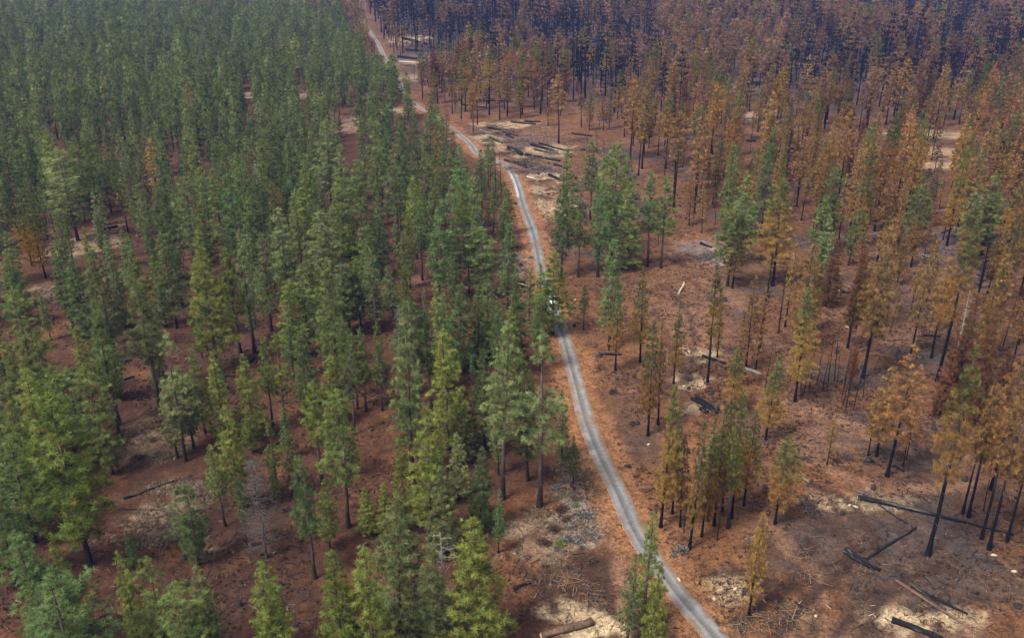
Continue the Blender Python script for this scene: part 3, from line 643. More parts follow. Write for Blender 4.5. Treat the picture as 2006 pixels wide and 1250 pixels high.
    ('G', -140.2, 273.7, 30.0, 14.2, 0.2, 'g', 'tall wide grey-green pine left of the orange-topped one'),
    ('G', -94.9, 250.5, 27.4, 9.3, 0.15, 'g', ''),
    ('G', -90.4, 264.0, 26.1, 7.8, 0.12, 'm', ''),
    ('G', -75.8, 246.3, 24.1, 6.8, 0.1, 'm', ''),
    ('G', -80.7, 273.7, 21.9, 7.5, 0.15, 'd', ''),
    ('G', -84.4, 319.7, 28.3, 12.2, 0.15, 'd', ''),
    ('G', -65.6, 313.2, 30.5, 13.1, 0.2, 'g', ''),
    ('W', -94.6, 323.0, 14.1, 5.7, 0.2, '', 'small silvery dead snag with drooping branches, upper green stand'),
    ('G', -63.4, 259.4, 21.8, 9.6, 0.12, 'y', ''),
    ('G', -52.6, 234.3, 22.5, 7.1, 0.12, 'g', ''),
    ('G', -52.0, 259.4, 25.0, 8.6, 0.2, 'm', ''),
    ('G', -36.9, 284.1, 20.8, 7.7, 0.2, 'm', ''),
    ('G', -32.5, 340.5, 26.8, 8.2, 0.25, 'd', ''),
    ('G', -88.2, 206.6, 19.3, 5.9, 0.12, 'm', ''),
    ('G', -98.1, 206.6, 16.6, 5.1, 0.1, 'd', ''),
    ('T', -8.2, 307.0, 19.4, 1.8, 0.5, '', ''),
    ('T', -5.9, 310.1, 19.5, 1.8, 0.5, '', ''),
    ('T', -3.6, 313.2, 18.8, 1.8, 0.5, '', ''),
    ('T', 63.9, 174.2, 9.8, 1.2, 0.3, '', ''),
    ('T', 64.0, 171.8, 8.9, 1.4, 0.45, '', ''),
    ('T', 66.1, 174.9, 13.2, 1.1, 0.6, '', ''),
    ('T', 68.1, 176.1, 10.5, 1.6, 0.45, '', ''),
    ('T', 68.4, 173.0, 9.7, 1.6, 0.45, '', ''),
    ('T', 69.0, 171.8, 13.2, 1.2, 0.6, '', ''),
    ('T', 72.6, 177.7, 13.5, 1.7, 0.45, '', ''),
    ('T', 72.0, 174.2, 8.9, 1.5, 0.6, '', ''),
    ('T', 72.0, 170.7, 9.9, 1.1, 0.6, '', ''),
    ('T', 70.9, 165.1, 13.6, 1.1, 0.6, '', ''),
    ('T', 72.1, 164.1, 13.9, 1.3, 0.45, '', ''),
    ('T', 64.9, 181.5, 10.8, 1.3, 0.3, '', ''),
    ('T', 62.7, 177.7, 10.1, 0.9, 0.3, '', ''),
    ('T', 70.6, 166.2, 11.3, 1.3, 0.6, '', ''),
    ('T', 73.6, 174.2, 11.2, 1.8, 0.3, '', ''),
    ('T', 76.1, 169.6, 8.8, 1.4, 0.45, '', ''),
    ('T', 46.5, 268.8, 9.2, 2.3, 0.45, '', ''),
    ('T', 48.8, 273.7, 11.2, 1.7, 0.3, '', ''),
    ('T', 60.1, 295.1, 11.4, 2.2, 0.3, '', ''),
    ('T', 61.3, 289.5, 8.2, 1.8, 0.3, '', ''),
    ('T', 68.4, 301.0, 7.7, 2.7, 0.45, '', ''),
    ('T', 68.8, 289.5, 11.6, 1.4, 0.45, '', ''),
    ('T', 32.9, 390.3, 8.8, 3.0, 0.6, '', ''),
    ('T', 37.8, 390.3, 10.7, 2.9, 0.45, '', ''),
    ('T', 39.8, 381.1, 8.7, 2.8, 0.3, '', ''),
    ('T', 42.2, 372.3, 9.0, 1.8, 0.3, '', ''),
    ('T', 46.2, 376.7, 9.1, 3.5, 0.6, '', ''),
    ('T', 47.5, 363.9, 7.8, 2.4, 0.3, '', ''),
    ('T', 124.9, 495.2, 7.4, 3.9, 0.6, '', ''),
    ('T', 105.2, 390.3, 10.7, 1.9, 0.45, '', ''),
    ('T', 103.5, 203.6, 11.5, 1.1, 0.6, '', ''),
    ('T', 104.2, 202.0, 9.8, 1.7, 0.3, '', ''),
    ('T', 85.1, 192.0, 11.0, 1.4, 0.3, '', ''),
    ('T', 95.1, 206.6, 9.3, 1.7, 0.45, '', ''),
    ('T', 95.2, 203.6, 13.0, 1.0, 0.45, '', ''),
    ('T', 82.9, 129.4, 10.6, 1.3, 0.45, '', ''),
    ('T', 75.9, 145.6, 14.1, 0.8, 0.45, '', ''),
    ('T', 74.2, 142.9, 12.3, 1.1, 0.6, '', ''),
    ('T', 70.8, 146.8, 12.8, 1.4, 0.45, '', ''),
    ('T', 56.1, 174.2, 10.7, 1.7, 0.6, '', ''),
    ('T', 34.3, 120.9, 15.0, 0.9, 0.6, '', ''),
    ('T', 29.2, 123.6, 12.1, 0.9, 0.45, '', ''),
    ('T', 108.4, 184.0, 11.4, 1.6, 0.45, '', ''),
    ('T', 127.5, 206.6, 10.0, 1.5, 0.45, '', ''),
    ('T', 119.1, 194.8, 13.8, 1.0, 0.6, '', ''),
    ('T', 122.6, 234.3, 8.6, 1.9, 0.3, '', ''),
]
ROAD_C = catmull(ROAD, 8)
_ro = np.argsort(ROAD_C[:, 1])
ROAD_Y, ROAD_X = ROAD_C[_ro, 1], ROAD_C[_ro, 0]


def road_x(y):
    return np.interp(y, ROAD_Y, ROAD_X)


# ------------------------------------------------------------------ materials
def needle_material():
    m, nt, out = new_mat('needles')
    L = nt.links.new
    at = node(nt, 'ShaderNodeAttribute', attribute_name='Col')
    oi = node(nt, 'ShaderNodeObjectInfo')
    mul = node(nt, 'ShaderNodeMix', data_type='RGBA', blend_type='MULTIPLY')
    mul.inputs['Factor'].default_value = 1
    L(at.outputs['Color'], mul.inputs['A'])
    L(oi.outputs['Color'], mul.inputs['B'])
    hsv = node(nt, 'ShaderNodeHueSaturation')
    rh = node(nt, 'ShaderNodeMapRange')
    rh.inputs['To Min'].default_value, rh.inputs['To Max'].default_value = 0.487, 0.514
    rv = node(nt, 'ShaderNodeMapRange')
    rv.inputs['To Min'].default_value, rv.inputs['To Max'].default_value = 0.75, 1.25
    fr = node(nt, 'ShaderNodeMath', operation='FRACT')
    m7 = node(nt, 'ShaderNodeMath', operation='MULTIPLY')
    m7.inputs[1].default_value = 7.31
    L(oi.outputs['Random'], rh.inputs['Value'])
    L(oi.outputs['Random'], m7.inputs[0])
    L(m7.outputs[0], fr.inputs[0])
    L(fr.outputs[0], rv.inputs['Value'])
    L(rh.outputs[0], hsv.inputs['Hue'])
    L(rv.outputs[0], hsv.inputs['Value'])
    L(mul.outputs['Result'], hsv.inputs['Color'])
    d = node(nt, 'ShaderNodeBsdfDiffuse')
    t = node(nt, 'ShaderNodeBsdfTranslucent')
    L(hsv.outputs['Color'], d.inputs['Color'])
    L(hsv.outputs['Color'], t.inputs['Color'])
    mx = node(nt, 'ShaderNodeMixShader')
    mx.inputs[0].default_value = 0.48
    L(d.outputs[0], mx.inputs[1])
    L(t.outputs[0], mx.inputs[2])
    L(mx.outputs[0], out.inputs['Surface'])
    return m


def col_material(name, scale=6.0, amount=0.5, rough=0.85, bump=0.0, spec=0.2, sx=1.0):
    m, nt, out = new_mat(name)
    L = nt.links.new
    at = node(nt, 'ShaderNodeAttribute', attribute_name='Col')
    tc = node(nt, 'ShaderNodeTexCoord')
    mp = node(nt, 'ShaderNodeMapping')
    mp.inputs['Scale'].default_value = (1, 1, sx)
    nz = node(nt, 'ShaderNodeTexNoise')
    nz.inputs['Scale'].default_value = scale
    nz.inputs['Detail'].default_value = 5
    nz.inputs['Roughness'].default_value = 0.7
    L(tc.outputs['Object'], mp.inputs['Vector'])
    L(mp.outputs[0], nz.inputs['Vector'])
    mr = node(nt, 'ShaderNodeMapRange')
    mr.inputs['From Min'].default_value, mr.inputs['From Max'].default_value = 0.3, 0.7
    mr.inputs['To Min'].default_value, mr.inputs['To Max'].default_value = 1 - amount, 1 + amount
    L(nz.outputs['Fac'], mr.inputs['Value'])
    mul = node(nt, 'ShaderNodeMix', data_type='RGBA', blend_type='MULTIPLY')
    mul.inputs['Factor'].default_value = 1
    L(at.outputs['Color'], mul.inputs['A'])
    L(mr.outputs[0], mul.inputs['B'])
    p = node(nt, 'ShaderNodeBsdfPrincipled')
    p.inputs['Roughness'].default_value = rough
    p.inputs['Specular IOR Level'].default_value = spec
    L(mul.outputs['Result'], p.inputs['Base Color'])
    if bump:
        b = node(nt, 'ShaderNodeBump')
        b.inputs['Strength'].default_value = bump
        b.inputs['Distance'].default_value = 0.15
        L(nz.outputs['Fac'], b.inputs['Height'])
        L(b.outputs[0], p.inputs['Normal'])
    L(p.outputs[0], out.inputs['Surface'])
    return m


def ground_material():
    m, nt, out = new_mat('soil')
    L = nt.links.new
    at = node(nt, 'ShaderNodeAttribute', attribute_name='Col')
    tc = node(nt, 'ShaderNodeTexCoord')

    def noise(scale, detail, rough=0.65, dist=0.0):
        n = node(nt, 'ShaderNodeTexNoise')
        n.inputs['Scale'].default_value = scale
        n.inputs['Detail'].default_value = detail
        n.inputs['Roughness'].default_value = rough
        n.inputs['Distortion'].default_value = dist
        L(tc.outputs['Object'], n.inputs['Vector'])
        return n

    def mrange(src, a, b, c, d):
        r = node(nt, 'ShaderNodeMapRange')
        for k, v in zip(('From Min', 'From Max', 'To Min', 'To Max'), (a, b, c, d)):
            r.inputs[k].default_value = v
        L(src, r.inputs['Value'])
        return r.outputs[0]

    n1, n2, n3 = noise(0.35, 6, 0.7, 0.6), noise(2.2, 4, 0.7, 0.8), noise(0.9, 5, 0.75, 1.5)
    f = node(nt, 'ShaderNodeMath', operation='MULTIPLY')
    L(mrange(n1.outputs['Fac'], 0.3, 0.7, 0.5, 1.5), f.inputs[0])
    L(mrange(n2.outputs['Fac'], 0.3, 0.7, 0.5, 1.5), f.inputs[1])
    mul = node(nt, 'ShaderNodeMix', data_type='RGBA', blend_type='MULTIPLY')
    mul.inputs['Factor'].default_value = 1
    L(at.outputs['Color'], mul.inputs['A'])
    L(f.outputs[0], mul.inputs['B'])
    # scattered dark crumbs of charcoal and pale chips
    mxd = node(nt, 'ShaderNodeMix', data_type='RGBA')
    L(mrange(n3.outputs['Fac'], 0.50, 0.62, 0.0, 0.85), mxd.inputs['Factor'])
    L(mul.outputs['Result'], mxd.inputs['A'])
    mxd.inputs['B'].default_value = (0.018, 0.012, 0.010, 1)
    n4 = noise(3.0, 3, 0.8, 2.0)
    mxp = node(nt, 'ShaderNodeMix', data_type='RGBA')
    L(mrange(n4.outputs['Fac'], 0.68, 0.76, 0.0, 0.4), mxp.inputs['Factor'])
    L(mxd.outputs['Result'], mxp.inputs['A'])
    mxp.inputs['B'].default_value = (0.22, 0.16, 0.11, 1)
    p = node(nt, 'ShaderNodeBsdfPrincipled')
    p.inputs['Roughness'].default_value = 0.95
    p.inputs['Specular IOR Level'].default_value = 0.1
    L(mxp.outputs['Result'], p.inputs['Base Color'])
    b = node(nt, 'ShaderNodeBump')
    b.inputs['Strength'].default_value = 0.7
    b.inputs['Distance'].default_value = 0.35
    L(n2.outputs['Fac'], b.inputs['Height'])
    L(b.outputs[0], p.inputs['Normal'])
    L(p.outputs[0], out.inputs['Surface'])
    return m


def plain(name, col, rough=0.5, metal=0.0, spec=0.5):
    m, nt, out = new_mat(name)
    p = node(nt, 'ShaderNodeBsdfPrincipled')
    nz = node(nt, 'ShaderNodeTexNoise')
    nz.inputs['Scale'].default_value = 4
    tc = node(nt, 'ShaderNodeTexCoord')
    nt.links.new(tc.outputs['Object'], nz.inputs['Vector'])
    cr = node(nt, 'ShaderNodeMix', data_type='RGBA')
    nt.links.new(nz.outputs['Fac'], cr.inputs['Factor'])
    cr.inputs['A'].default_value = (*[c * 0.85 for c in col], 1)
    cr.inputs['B'].default_value = (*[min(1, c * 1.1) for c in col], 1)
    nt.links.new(cr.outputs['Result'], p.inputs['Base Color'])
    p.inputs['Roughness'].default_value = rough
    p.inputs['Metallic'].default_value = metal
    p.inputs['Specular IOR Level'].default_value = spec
    nt.links.new(p.outputs[0], out.inputs['Surface'])
    return m


M_NEEDLE = needle_material()
M_BARK = col_material('bark', 3.0, 0.55, 0.95, 0.5, 0.05, 0.35)
M_GROUND = ground_material()
M_ROAD = col_material('gravel', 0.8, 0.22, 0.9, 0.2, 0.15)
M_LITTER = col_material('dead_wood', 2.0, 0.4, 0.9, 0.0, 0.15)
M_LOG = col_material('log_bark', 2.5, 0.6, 0.85, 0.6, 0.12)

# ------------------------------------------------------------------ ground
C_KIND = {'saw': (0.30, 0.22, 0.13), 'grass': (0.19, 0.135, 0.085), 'grey': (0.16, 0.135, 0.12), 'ash': (0.035, 0.032, 0.034),
          'pink': (0.125, 0.066, 0.039), 'orange': (0.125, 0.054, 0.021), 'char': (0.035, 0.028, 0.025), 'violet': (0.070, 0.048, 0.046),
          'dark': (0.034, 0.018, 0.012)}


def graded(lo, hi, f0, f1, step, grow=1.12, cap=60):
    a = list(np.arange(f0, f1 + step, step))
    s, v = step, a[-1]
    while v < hi:
        s = min(s * grow, cap)
        v += s
        a.append(v)
    s, v, b = step, a[0], []
    while v > lo:
        s = min(s * grow, cap)
        v -= s
        b.append(v)
    return np.array(b[::-1] + a)


gx = graded(-2400, 2400, -125, 165, 0.85)
gy = graded(-350, 2900, 98, 420, 0.85, 1.02)
GX, GY = np.meshgrid(gx, gy)
X, Y = GX.ravel(), GY.ravel()
near = (np.abs(X) < 700) & (Y < 1400) & (Y > 60)
rd = np.full(X.shape, 500.0)
rd[near] = poly_dist(X[near], Y[near], ROAD_C)
side = X - road_x(Y)
relief = (vnoise(X, Y, 22, 1, 3) - 0.5) * 0.9 + (vnoise(X, Y, 3.2, 2, 2) - 0.5) * 0.35
Z = relief * sstep(3.0, 9.0, rd) + 0.10 * sstep(1.9, 2.6, rd) * (1 - sstep(2.6, 4.5, rd)) - 0.05
col = np.zeros((len(X), 3))
mixr = sstep(-18, 6, side)[:, None]
wob = vnoise(X, Y, 30, 3, 4)[:, None]
left_c = np.array((0.050, 0.0215, 0.0115)) * (0.7 + 0.6 * wob)
right_c = np.array((0.082, 0.037, 0.0165)) * (0.75 + 0.5 * wob)
col[:] = left_c * (1 - mixr) + right_c * mixr
wob2 = vnoise(X, Y, 9, 5, 4)
wob3 = vnoise(X, Y, 2.6, 55, 3)
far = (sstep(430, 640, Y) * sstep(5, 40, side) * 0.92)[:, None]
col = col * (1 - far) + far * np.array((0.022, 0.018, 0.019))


def blend(w, kind):
    global col
    w = np.clip(w, 0, 1)[:, None]
    col = col * (1 - w) + w * np.array(C_KIND[kind])


blend(sstep(0.52, 0.7, vnoise(X, Y, 12, 7, 5)) * 0.8 * sstep(0, 10, side), 'char')
blend(sstep(0.56, 0.7, vnoise(X, Y, 9, 8, 5)) * 0.55 * sstep(0, 10, side), 'pink')
blend(sstep(0.55, 0.72, vnoise(X, Y, 16, 9, 4)) * 0.5 * sstep(3, -8, side), 'dark')
blend(sstep(0.6, 0.75, vnoise(X, Y, 12, 10, 4)) * 0.4 * sstep(3, -8, side), 'orange')
for px, py, rx, ry, kind, s in PATCHES:
    d = np.sqrt(((X - px) / rx) ** 2 + ((Y - py) / ry) ** 2)
    soft = 0.55 if kind in ('saw', 'ash', 'grass') else 0.9
    blend(s * (1 - sstep(1 - soft, 1 + soft * 0.5, d + (wob2 - 0.5) * 1.5 + ((wob3 - 0.5) * 2.2 - 0.08 if kind in ('saw', 'grass', 'grey') else 0))), kind)
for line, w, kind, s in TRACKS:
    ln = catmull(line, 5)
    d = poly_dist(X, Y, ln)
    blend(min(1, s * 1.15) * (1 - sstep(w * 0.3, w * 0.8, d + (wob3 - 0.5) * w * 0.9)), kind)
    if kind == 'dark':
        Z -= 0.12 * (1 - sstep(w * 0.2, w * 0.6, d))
sh = (1 - sstep(3.2, 6.2, rd + (wob2 - 0.5) * 4.0))[:, None]
sh = sh * (1 - 0.55 * sstep(400, 620, Y))[:, None]
col = col * (1 - sh * 0.85) + sh * 0.85 * np.array((0.165, 0.076, 0.033))
nx, ny = len(gx), len(gy)
ii = (np.arange(ny - 1)[:, None] * nx + np.arange(nx - 1)[None, :]).ravel()
quads = np.stack([ii, ii + 1, ii + nx + 1, ii + nx], 1)
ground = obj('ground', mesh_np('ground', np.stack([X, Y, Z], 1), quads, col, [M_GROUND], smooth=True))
ground['kind'] = 'structure'
ground['label'] = 'reddish brown burnt forest floor with needle duff, ash and pale sawdust'


def ground_z(x, y):
    i = min(max(int(np.searchsorted(gx, x)), 1), nx - 1)
    j = min(max(int(np.searchsorted(gy, y)), 1), ny - 1)
    z = Z.reshape(ny, nx)
    tx, ty = (x - gx[i - 1]) / (gx[i] - gx[i - 1]), (y - gy[j - 1]) / (gy[j] - gy[j - 1])
    return float((z[j - 1, i - 1] * (1 - tx) + z[j - 1, i] * tx) * (1 - ty) + (z[j, i - 1] * (1 - tx) + z[j, i] * tx) * ty)


# ------------------------------------------------------------------ road
def ribbon(line, offs, zs, cols, wob_amp=0.0):
    t = np.gradient(line, axis=0)
    t /= np.linalg.norm(t, axis=1)[:, None]
    n = np.stack([t[:, 1], -t[:, 0]], 1)
    V, Cc = [], []
    r = np.random.default_rng(5)
    for i, p in enumerate(line):
        k = 1 + wob_amp * (r.random() - 0.5)
        for o, z, c in zip(offs, zs, cols):
            q = p + n[i] * o * k
            V.append((q[0], q[1], z))
            Cc.append(np.array(c) * (0.9 + 0.2 * r.random()))
    m = len(offs)
    ii = (np.arange(len(line) - 1)[:, None] * m + np.arange(m - 1)[None, :]).ravel()
    return np.array(V), np.stack([ii, ii + m, ii + m + 1, ii + 1], 1), np.array(Cc)


fine = catmull(ROAD, 40)
G1, G2, G3 = (0.092, 0.089, 0.087), (0.130, 0.126, 0.123), (0.064, 0.061, 0.060)
offs = [-1.82, -1.58, -1.2, -0.72, -0.3, 0.3, 0.72, 1.2, 1.58, 1.82]
zs = [-0.02, 0.055, 0.05, 0.05, 0.07, 0.07, 0.05, 0.05, 0.055, -0.02]
cols = [(0.20, 0.115, 0.07), G1, G2, G2, G3, G1, G2, G2, G1, (0.20, 0.115, 0.07)]
v, f, c = ribbon(fine, offs, zs, cols, 0.16)
dirt = sstep(0.50, 0.72, vnoise(v[:, 0], v[:, 1], 5, 41, 4))[:, None] * 0.55
edge = (np.tile(np.abs(offs), len(fine)) > 1.1)[:, None] * sstep(0.40, 0.62, vnoise(v[:, 0], v[:, 1], 2.5, 42, 3))[:, None] * 0.8
mixd = np.clip(dirt + edge, 0, 0.85)
c = c * (1 - mixd) + mixd * np.array((0.115, 0.072, 0.048))
c *= (0.8 + 0.4 * vnoise(v[:, 0], v[:, 1], 3.0, 43, 3))[:, None]
road = obj('road', mesh_np('road', v, f, c, [M_ROAD], smooth=True))
road['kind'] = 'structure'
road['label'] = 'narrow pale grey gravel road winding between green and burnt forest'
wl = fine[(fine[:, 1] > 322) & (fine[:, 1] < 356)]
v, f, c = ribbon(wl, [-1.25, -1.0, -0.75, -0.5] if wl[-1][1] > wl[0][1] else [0.5, 0.75, 1.0, 1.25], [0.082, 0.084, 0.084, 0.082], [(0.5, 0.5, 0.52)] * 4, 0.8)
M_WATER = plain('puddle_water', (0.22, 0.22, 0.23), 0.12, 0.0, 0.8)
pud = obj('puddle', mesh_np('puddle', v, f, c, [M_WATER]))
pud['kind'] = 'structure'
pud['label'] = 'thin bright puddle in the wheel rut at the road bend'


# ------------------------------------------------------------------ tree meshes
def tube(path, radii, sides=6, cap=True):
    path = np.asarray(path, float)
    n = len(path)
    ang = np.linspace(0, 2 * math.pi, sides, endpoint=False)
    V = np.zeros((n * sides, 3))
    for i in range(n):
        t = path[min(i + 1, n - 1)] - path[max(i - 1, 0)]
        t = t / (np.linalg.norm(t) + 1e-9)
        a = np.cross(t, (0, 1, 0) if abs(t[1]) < 0.9 else (1, 0, 0))
        a /= np.linalg.norm(a) + 1e-9
        b = np.cross(t, a)
        V[i * sides:(i + 1) * sides] = path[i] + radii[i] * (np.cos(ang)[:, None] * a + np.sin(ang)[:, None] * b)
    ii, kk = np.meshgrid(np.arange(n - 1), np.arange(sides), indexing='ij')
    a0 = (ii * sides + kk).ravel()
    a1 = (ii * sides + (kk + 1) % sides).ravel()
    return V, np.stack([a0, a1, a1 + sides, a0 + sides], 1)


def profile(shape, t):
    if shape == 'cone':
        return min(1, 0.45 + t * 5) * (1 - t) ** 0.85 + 0.04
    if shape == 'round':
        return min(1, 0.5 + t * 3) * (1 - t ** 1.5) ** 0.8 * (1 - 0.2 * t) + 0.03
    if shape == 'spire':
        return min(1, 0.6 + t * 4) * (1 - t) ** 0.6 * 0.9 + 0.05
    if shape == 'flat':
        return min(1, 0.35 + t * 2) * (1 - t ** 3.5) ** 0.7 * 0.9 + 0.03
    return min(1, 0.35 + t * 2.2) * (1 - t ** 1.9) ** 0.85 * 0.97 + 0.04


G_BASE = np.array((0.148, 0.184, 0.055))
O_BASE = np.array((0.36, 0.205, 0.062))
O_DARK = np.array((0.19, 0.105, 0.045))
R_BASE = np.array((0.135, 0.070, 0.033))
Y_BASE = np.array((0.30, 0.20, 0.05))


def make_tree(seed, kind, shape, H, R, cf, dens=1.0, lod=0):
    """returns (trunk mesh, crown mesh) of a conifer of height H"""
    r = np.random.default_rng(seed)
    z0 = cf * H
    gap = 0.84 if lod == 0 else 1.5
    whorl = np.arange(z0, H - 0.4, gap / dens ** 0.5)
    P, tone, LL, D = [], [], [], []
    limbs = []
    ragged = r.uniform(0.36, 0.72)
    lop = r.uniform(0, 6.28)
    lopk = r.uniform(0, 0.28)
    for z in whorl:
        t = (z - z0) / (H - z0)
        if kind != 'rust' and r.random() < 0.06:
            continue
        nb = int(round((6.5 if t < 0.8 else 5) * (0.8 + 0.4 * r.random()) * min(1, dens)))
        if lod:
            nb = max(4, nb)
        a0 = r.uniform(0, 6.28)
        for k in range(nb):
            az = a0 + k * 2 * math.pi / nb + r.normal(0, 0.25)
            rr = R * profile(shape, t) * (1 + lopk * math.cos(az - lop)) * (1 - ragged * r.random() ** 1.4 + 0.22 * r.random())
            if r.random() < 0.07:
                rr *= 0.55
            rr = max(rr, 0.35)
            rise = -0.18 + 0.75 * t + r.normal(0, 0.1)
            if kind == 'rust':
                rise -= 0.25
            dirv = np.array((math.cos(az), math.sin(az), 0))
            lat = np.array((-math.sin(az), math.cos(az), 0))
            zz = z + r.uniform(-0.3, 0.3)
            tip = np.array((0, 0, zz)) + dirv * rr + np.array((0, 0, rise * rr * 0.6))
            limbs.append((zz, tip))
            ncl = max(1, int(round(rr * (2.3 if lod == 0 else 0.9) * dens + r.uniform(-0.4, 0.4))))
            per = 3 if lod == 0 else 2
            for q in range(ncl):
                u = 1.0 if q == 0 else 1 - (r.random() ** 1.15) * 0.72
                fan = (r.random() - 0.5) * 0.7 * rr * (0.3 + 0.7 * u) * (0.4 if q == 0 else 1)
                pc = np.array((0, 0, zz)) + dirv * rr * u + lat * fan + np.array((0, 0, rise * rr * 0.6 * u ** 1.5 + r.normal(0, 0.07)))
                ctone = r.random()
                for q2 in range(per):
                    p = pc + r.normal(0, 1, 3) * (0.19, 0.19, 0.10) * (1 if lod == 0 else 1.6)
                    P.append(p)
                    D.append(dirv * 0.5 + lat * fan / (rr + .1) * 0.6 + np.array((0, 0, 0.8 if kind != 'rust' else 0.0)))
                    LL.append((0.39 if lod == 0 else 0.85) * r.uniform(0.75, 1.25) * (0.8 + 0.2 * min(1, rr / 1.5)))
                    tone.append((t, u, ctone))
    # leader shoots
    for z in np.linspace(H - 1.4, H - 0.1, 7 if lod == 0 else 3):
        P.append(np.array((r.normal(0, 0.1), r.normal(0, 0.1), z)))
        D.append(np.array((0, 0, 1.2)))
        LL.append(0.4 if lod == 0 else 0.6)
        tone.append((1, 1, 0.6))
    P, D, LL, tone = np.array(P), np.array(D), np.array(LL), np.array(tone)
    n = len(P)
    nb = 20 if lod == 0 else 9
    dirs = r.normal(0, 1, (n, nb, 3))
    dirs /= np.linalg.norm(dirs, axis=2)[:, :, None]
    dirs = dirs + D[:, None, :] * 0.75
    dirs /= np.linalg.norm(dirs, axis=2)[:, :, None]
    L = LL[:, None] * r.uniform(0.75, 1.2, (n, nb))
    sidev = np.cross(dirs, r.normal(0, 1, (n, nb, 3)))
    sidev /= np.linalg.norm(sidev, axis=2)[:, :, None] + 1e-9
    w = L[:, :, None] * (0.075 if lod == 0 else 0.15)
    base = P[:, None, :] + dirs * L[:, :, None] * 0.1
    tipp = P[:, None, :] + dirs * L[:, :, None] * 1.25
    V = np.stack([base + sidev * w, tipp, base - sidev * w], 2).reshape(-1, 3)
    F = np.arange(n * nb * 3).reshape(-1, 3)
    # colour of each spray: the needles' own colour
    t, u = tone[:, 0], tone[:, 1]
    j = r.uniform(0.85, 1.15, (n, 1)) * (0.50 + 1.0 * tone[:, 2:3] ** 1.3)
    jh = r.normal(0, 0.10, (n, 1))
    if kind == 'green':
        c = G_BASE * (np.array((0.88, 0.88, 0.90)) if lod else 1.0) * j * np.array((1, 1, 1)) + np.concatenate([jh * 0.07, jh * 0.01, -jh * 0.02], 1)
        old = (r.random(n) < 0.035 + 0.06 * (t < 0.15))[:, None]
        c = np.where(old, np.array((0.17, 0.11, 0.045)) * j, c)
    elif kind == 'half':
        lim = r.uniform(0.38, 0.62)
        g = sstep(lim - 0.12, lim + 0.12, t + r.normal(0, 0.09, n))[:, None]
        gr = np.array((0.115, 0.122, 0.040)) * j
        orr = (O_BASE * (0.5 + 0.5 * r.random((n, 1))) + Y_BASE * 0.3 * r.random((n, 1))) * 0.82
        c = gr * g + orr * (1 - g)
    elif kind == 'charred':
        c = np.array((0.020, 0.016, 0.017)) * j
    elif kind == 'brown':
        m_ = r.random((n, 1)) ** 1.3
        c = (np.array((0.245, 0.142, 0.074)) * m_ + np.array((0.125, 0.076, 0.046)) * (1 - m_)) * j
    elif kind == 'orange':
        m_ = r.random((n, 1)) ** 1.2
        c = O_BASE * m_ + O_DARK * (1 - m_)
        c = c * j * 1.05
        ol = (r.random(n) < 0.10 + 0.12 * t)[:, None]
        c = np.where(ol, np.array((0.17, 0.13, 0.055)) * j, c)
    else:
        c = R_BASE * j + np.array((0.03, 0.008, 0.0)) * r.random((n, 1))
    c = np.clip(c, 0.004, 0.6)
    Cc = np.repeat(np.repeat(c, nb, 0), 3, 0)
    crown = mesh_np('crown', V, F, Cc, [M_NEEDLE])
    # trunk with its limbs
    burnt = kind in ('orange', 'rust', 'half', 'brown', 'charred')
    nseg = 9 if lod == 0 else 4
    zz = np.linspace(-0.7, H * 0.97, nseg)
    rad = (0.0100 if kind in ('orange', 'half') else 0.0125) * H * (1 - np.clip(zz / H, 0, 1)) ** 0.8 + 0.03
    rad[0] *= 1.6
    bend = r.normal(0, 0.05, (nseg, 2)).cumsum(0)
    path = np.stack([bend[:, 0], bend[:, 1], zz], 1)
    TV, TF = tube(path, rad, 8 if lod == 0 else 5)
    tz = np.clip(TV[:, 2] / H, 0, 1)
    if burnt:
        lo, hi = np.array((0.0055, 0.0055, 0.007)), np.array((0.06, 0.047, 0.042))
        wgt = sstep(0.30, 0.65, tz)[:, None] * (kind != 'charred')
    else:
        lo, hi = np.array((0.018, 0.013, 0.012)), np.array((0.085, 0.056, 0.045))
        wgt = sstep(0.05, 0.4, tz)[:, None]
    TC = lo * (1 - wgt) + hi * wgt
    VS, FS, CS = [TV], [TF], [TC]
    off = len(TV)
    if lod == 0:
        for zl, tip in limbs[::2]:
            b = np.array((0, 0, zl - 0.1))
            V2, F2 = tube([b, b * 0.5 + tip * 0.5 - (0, 0, 0.1), tip], [0.045, 0.03, 0.012], 3)
            VS.append(V2)
            FS.append(F2 + off)
            CS.append(np.tile((0.085, 0.07, 0.06) if not burnt else (0.06, 0.045, 0.04), (len(V2), 1)))
            off += len(V2)
        for k in range(int(10 * cf * 2)):      # dead stubs on the bare bole
            z = r.uniform(0.12 * H, max(z0, 0.15 * H))
            az = r.uniform(0, 6.28)
            ln = r.uniform(0.5, 1.6)
            tip = np.array((math.cos(az) * ln, math.sin(az) * ln, z - 0.15 * ln))
            V2, F2 = tube([(0, 0, z), tip], [0.045, 0.015], 3)
            VS.append(V2)
            FS.append(F2 + off)
            CS.append(np.tile((0.05, 0.043, 0.04), (len(V2), 1)))
            off += len(V2)
    trunk = mesh_np('trunk', np.concatenate(VS), np.concatenate(FS), np.concatenate(CS), [M_BARK], smooth=True)
    return trunk, crown


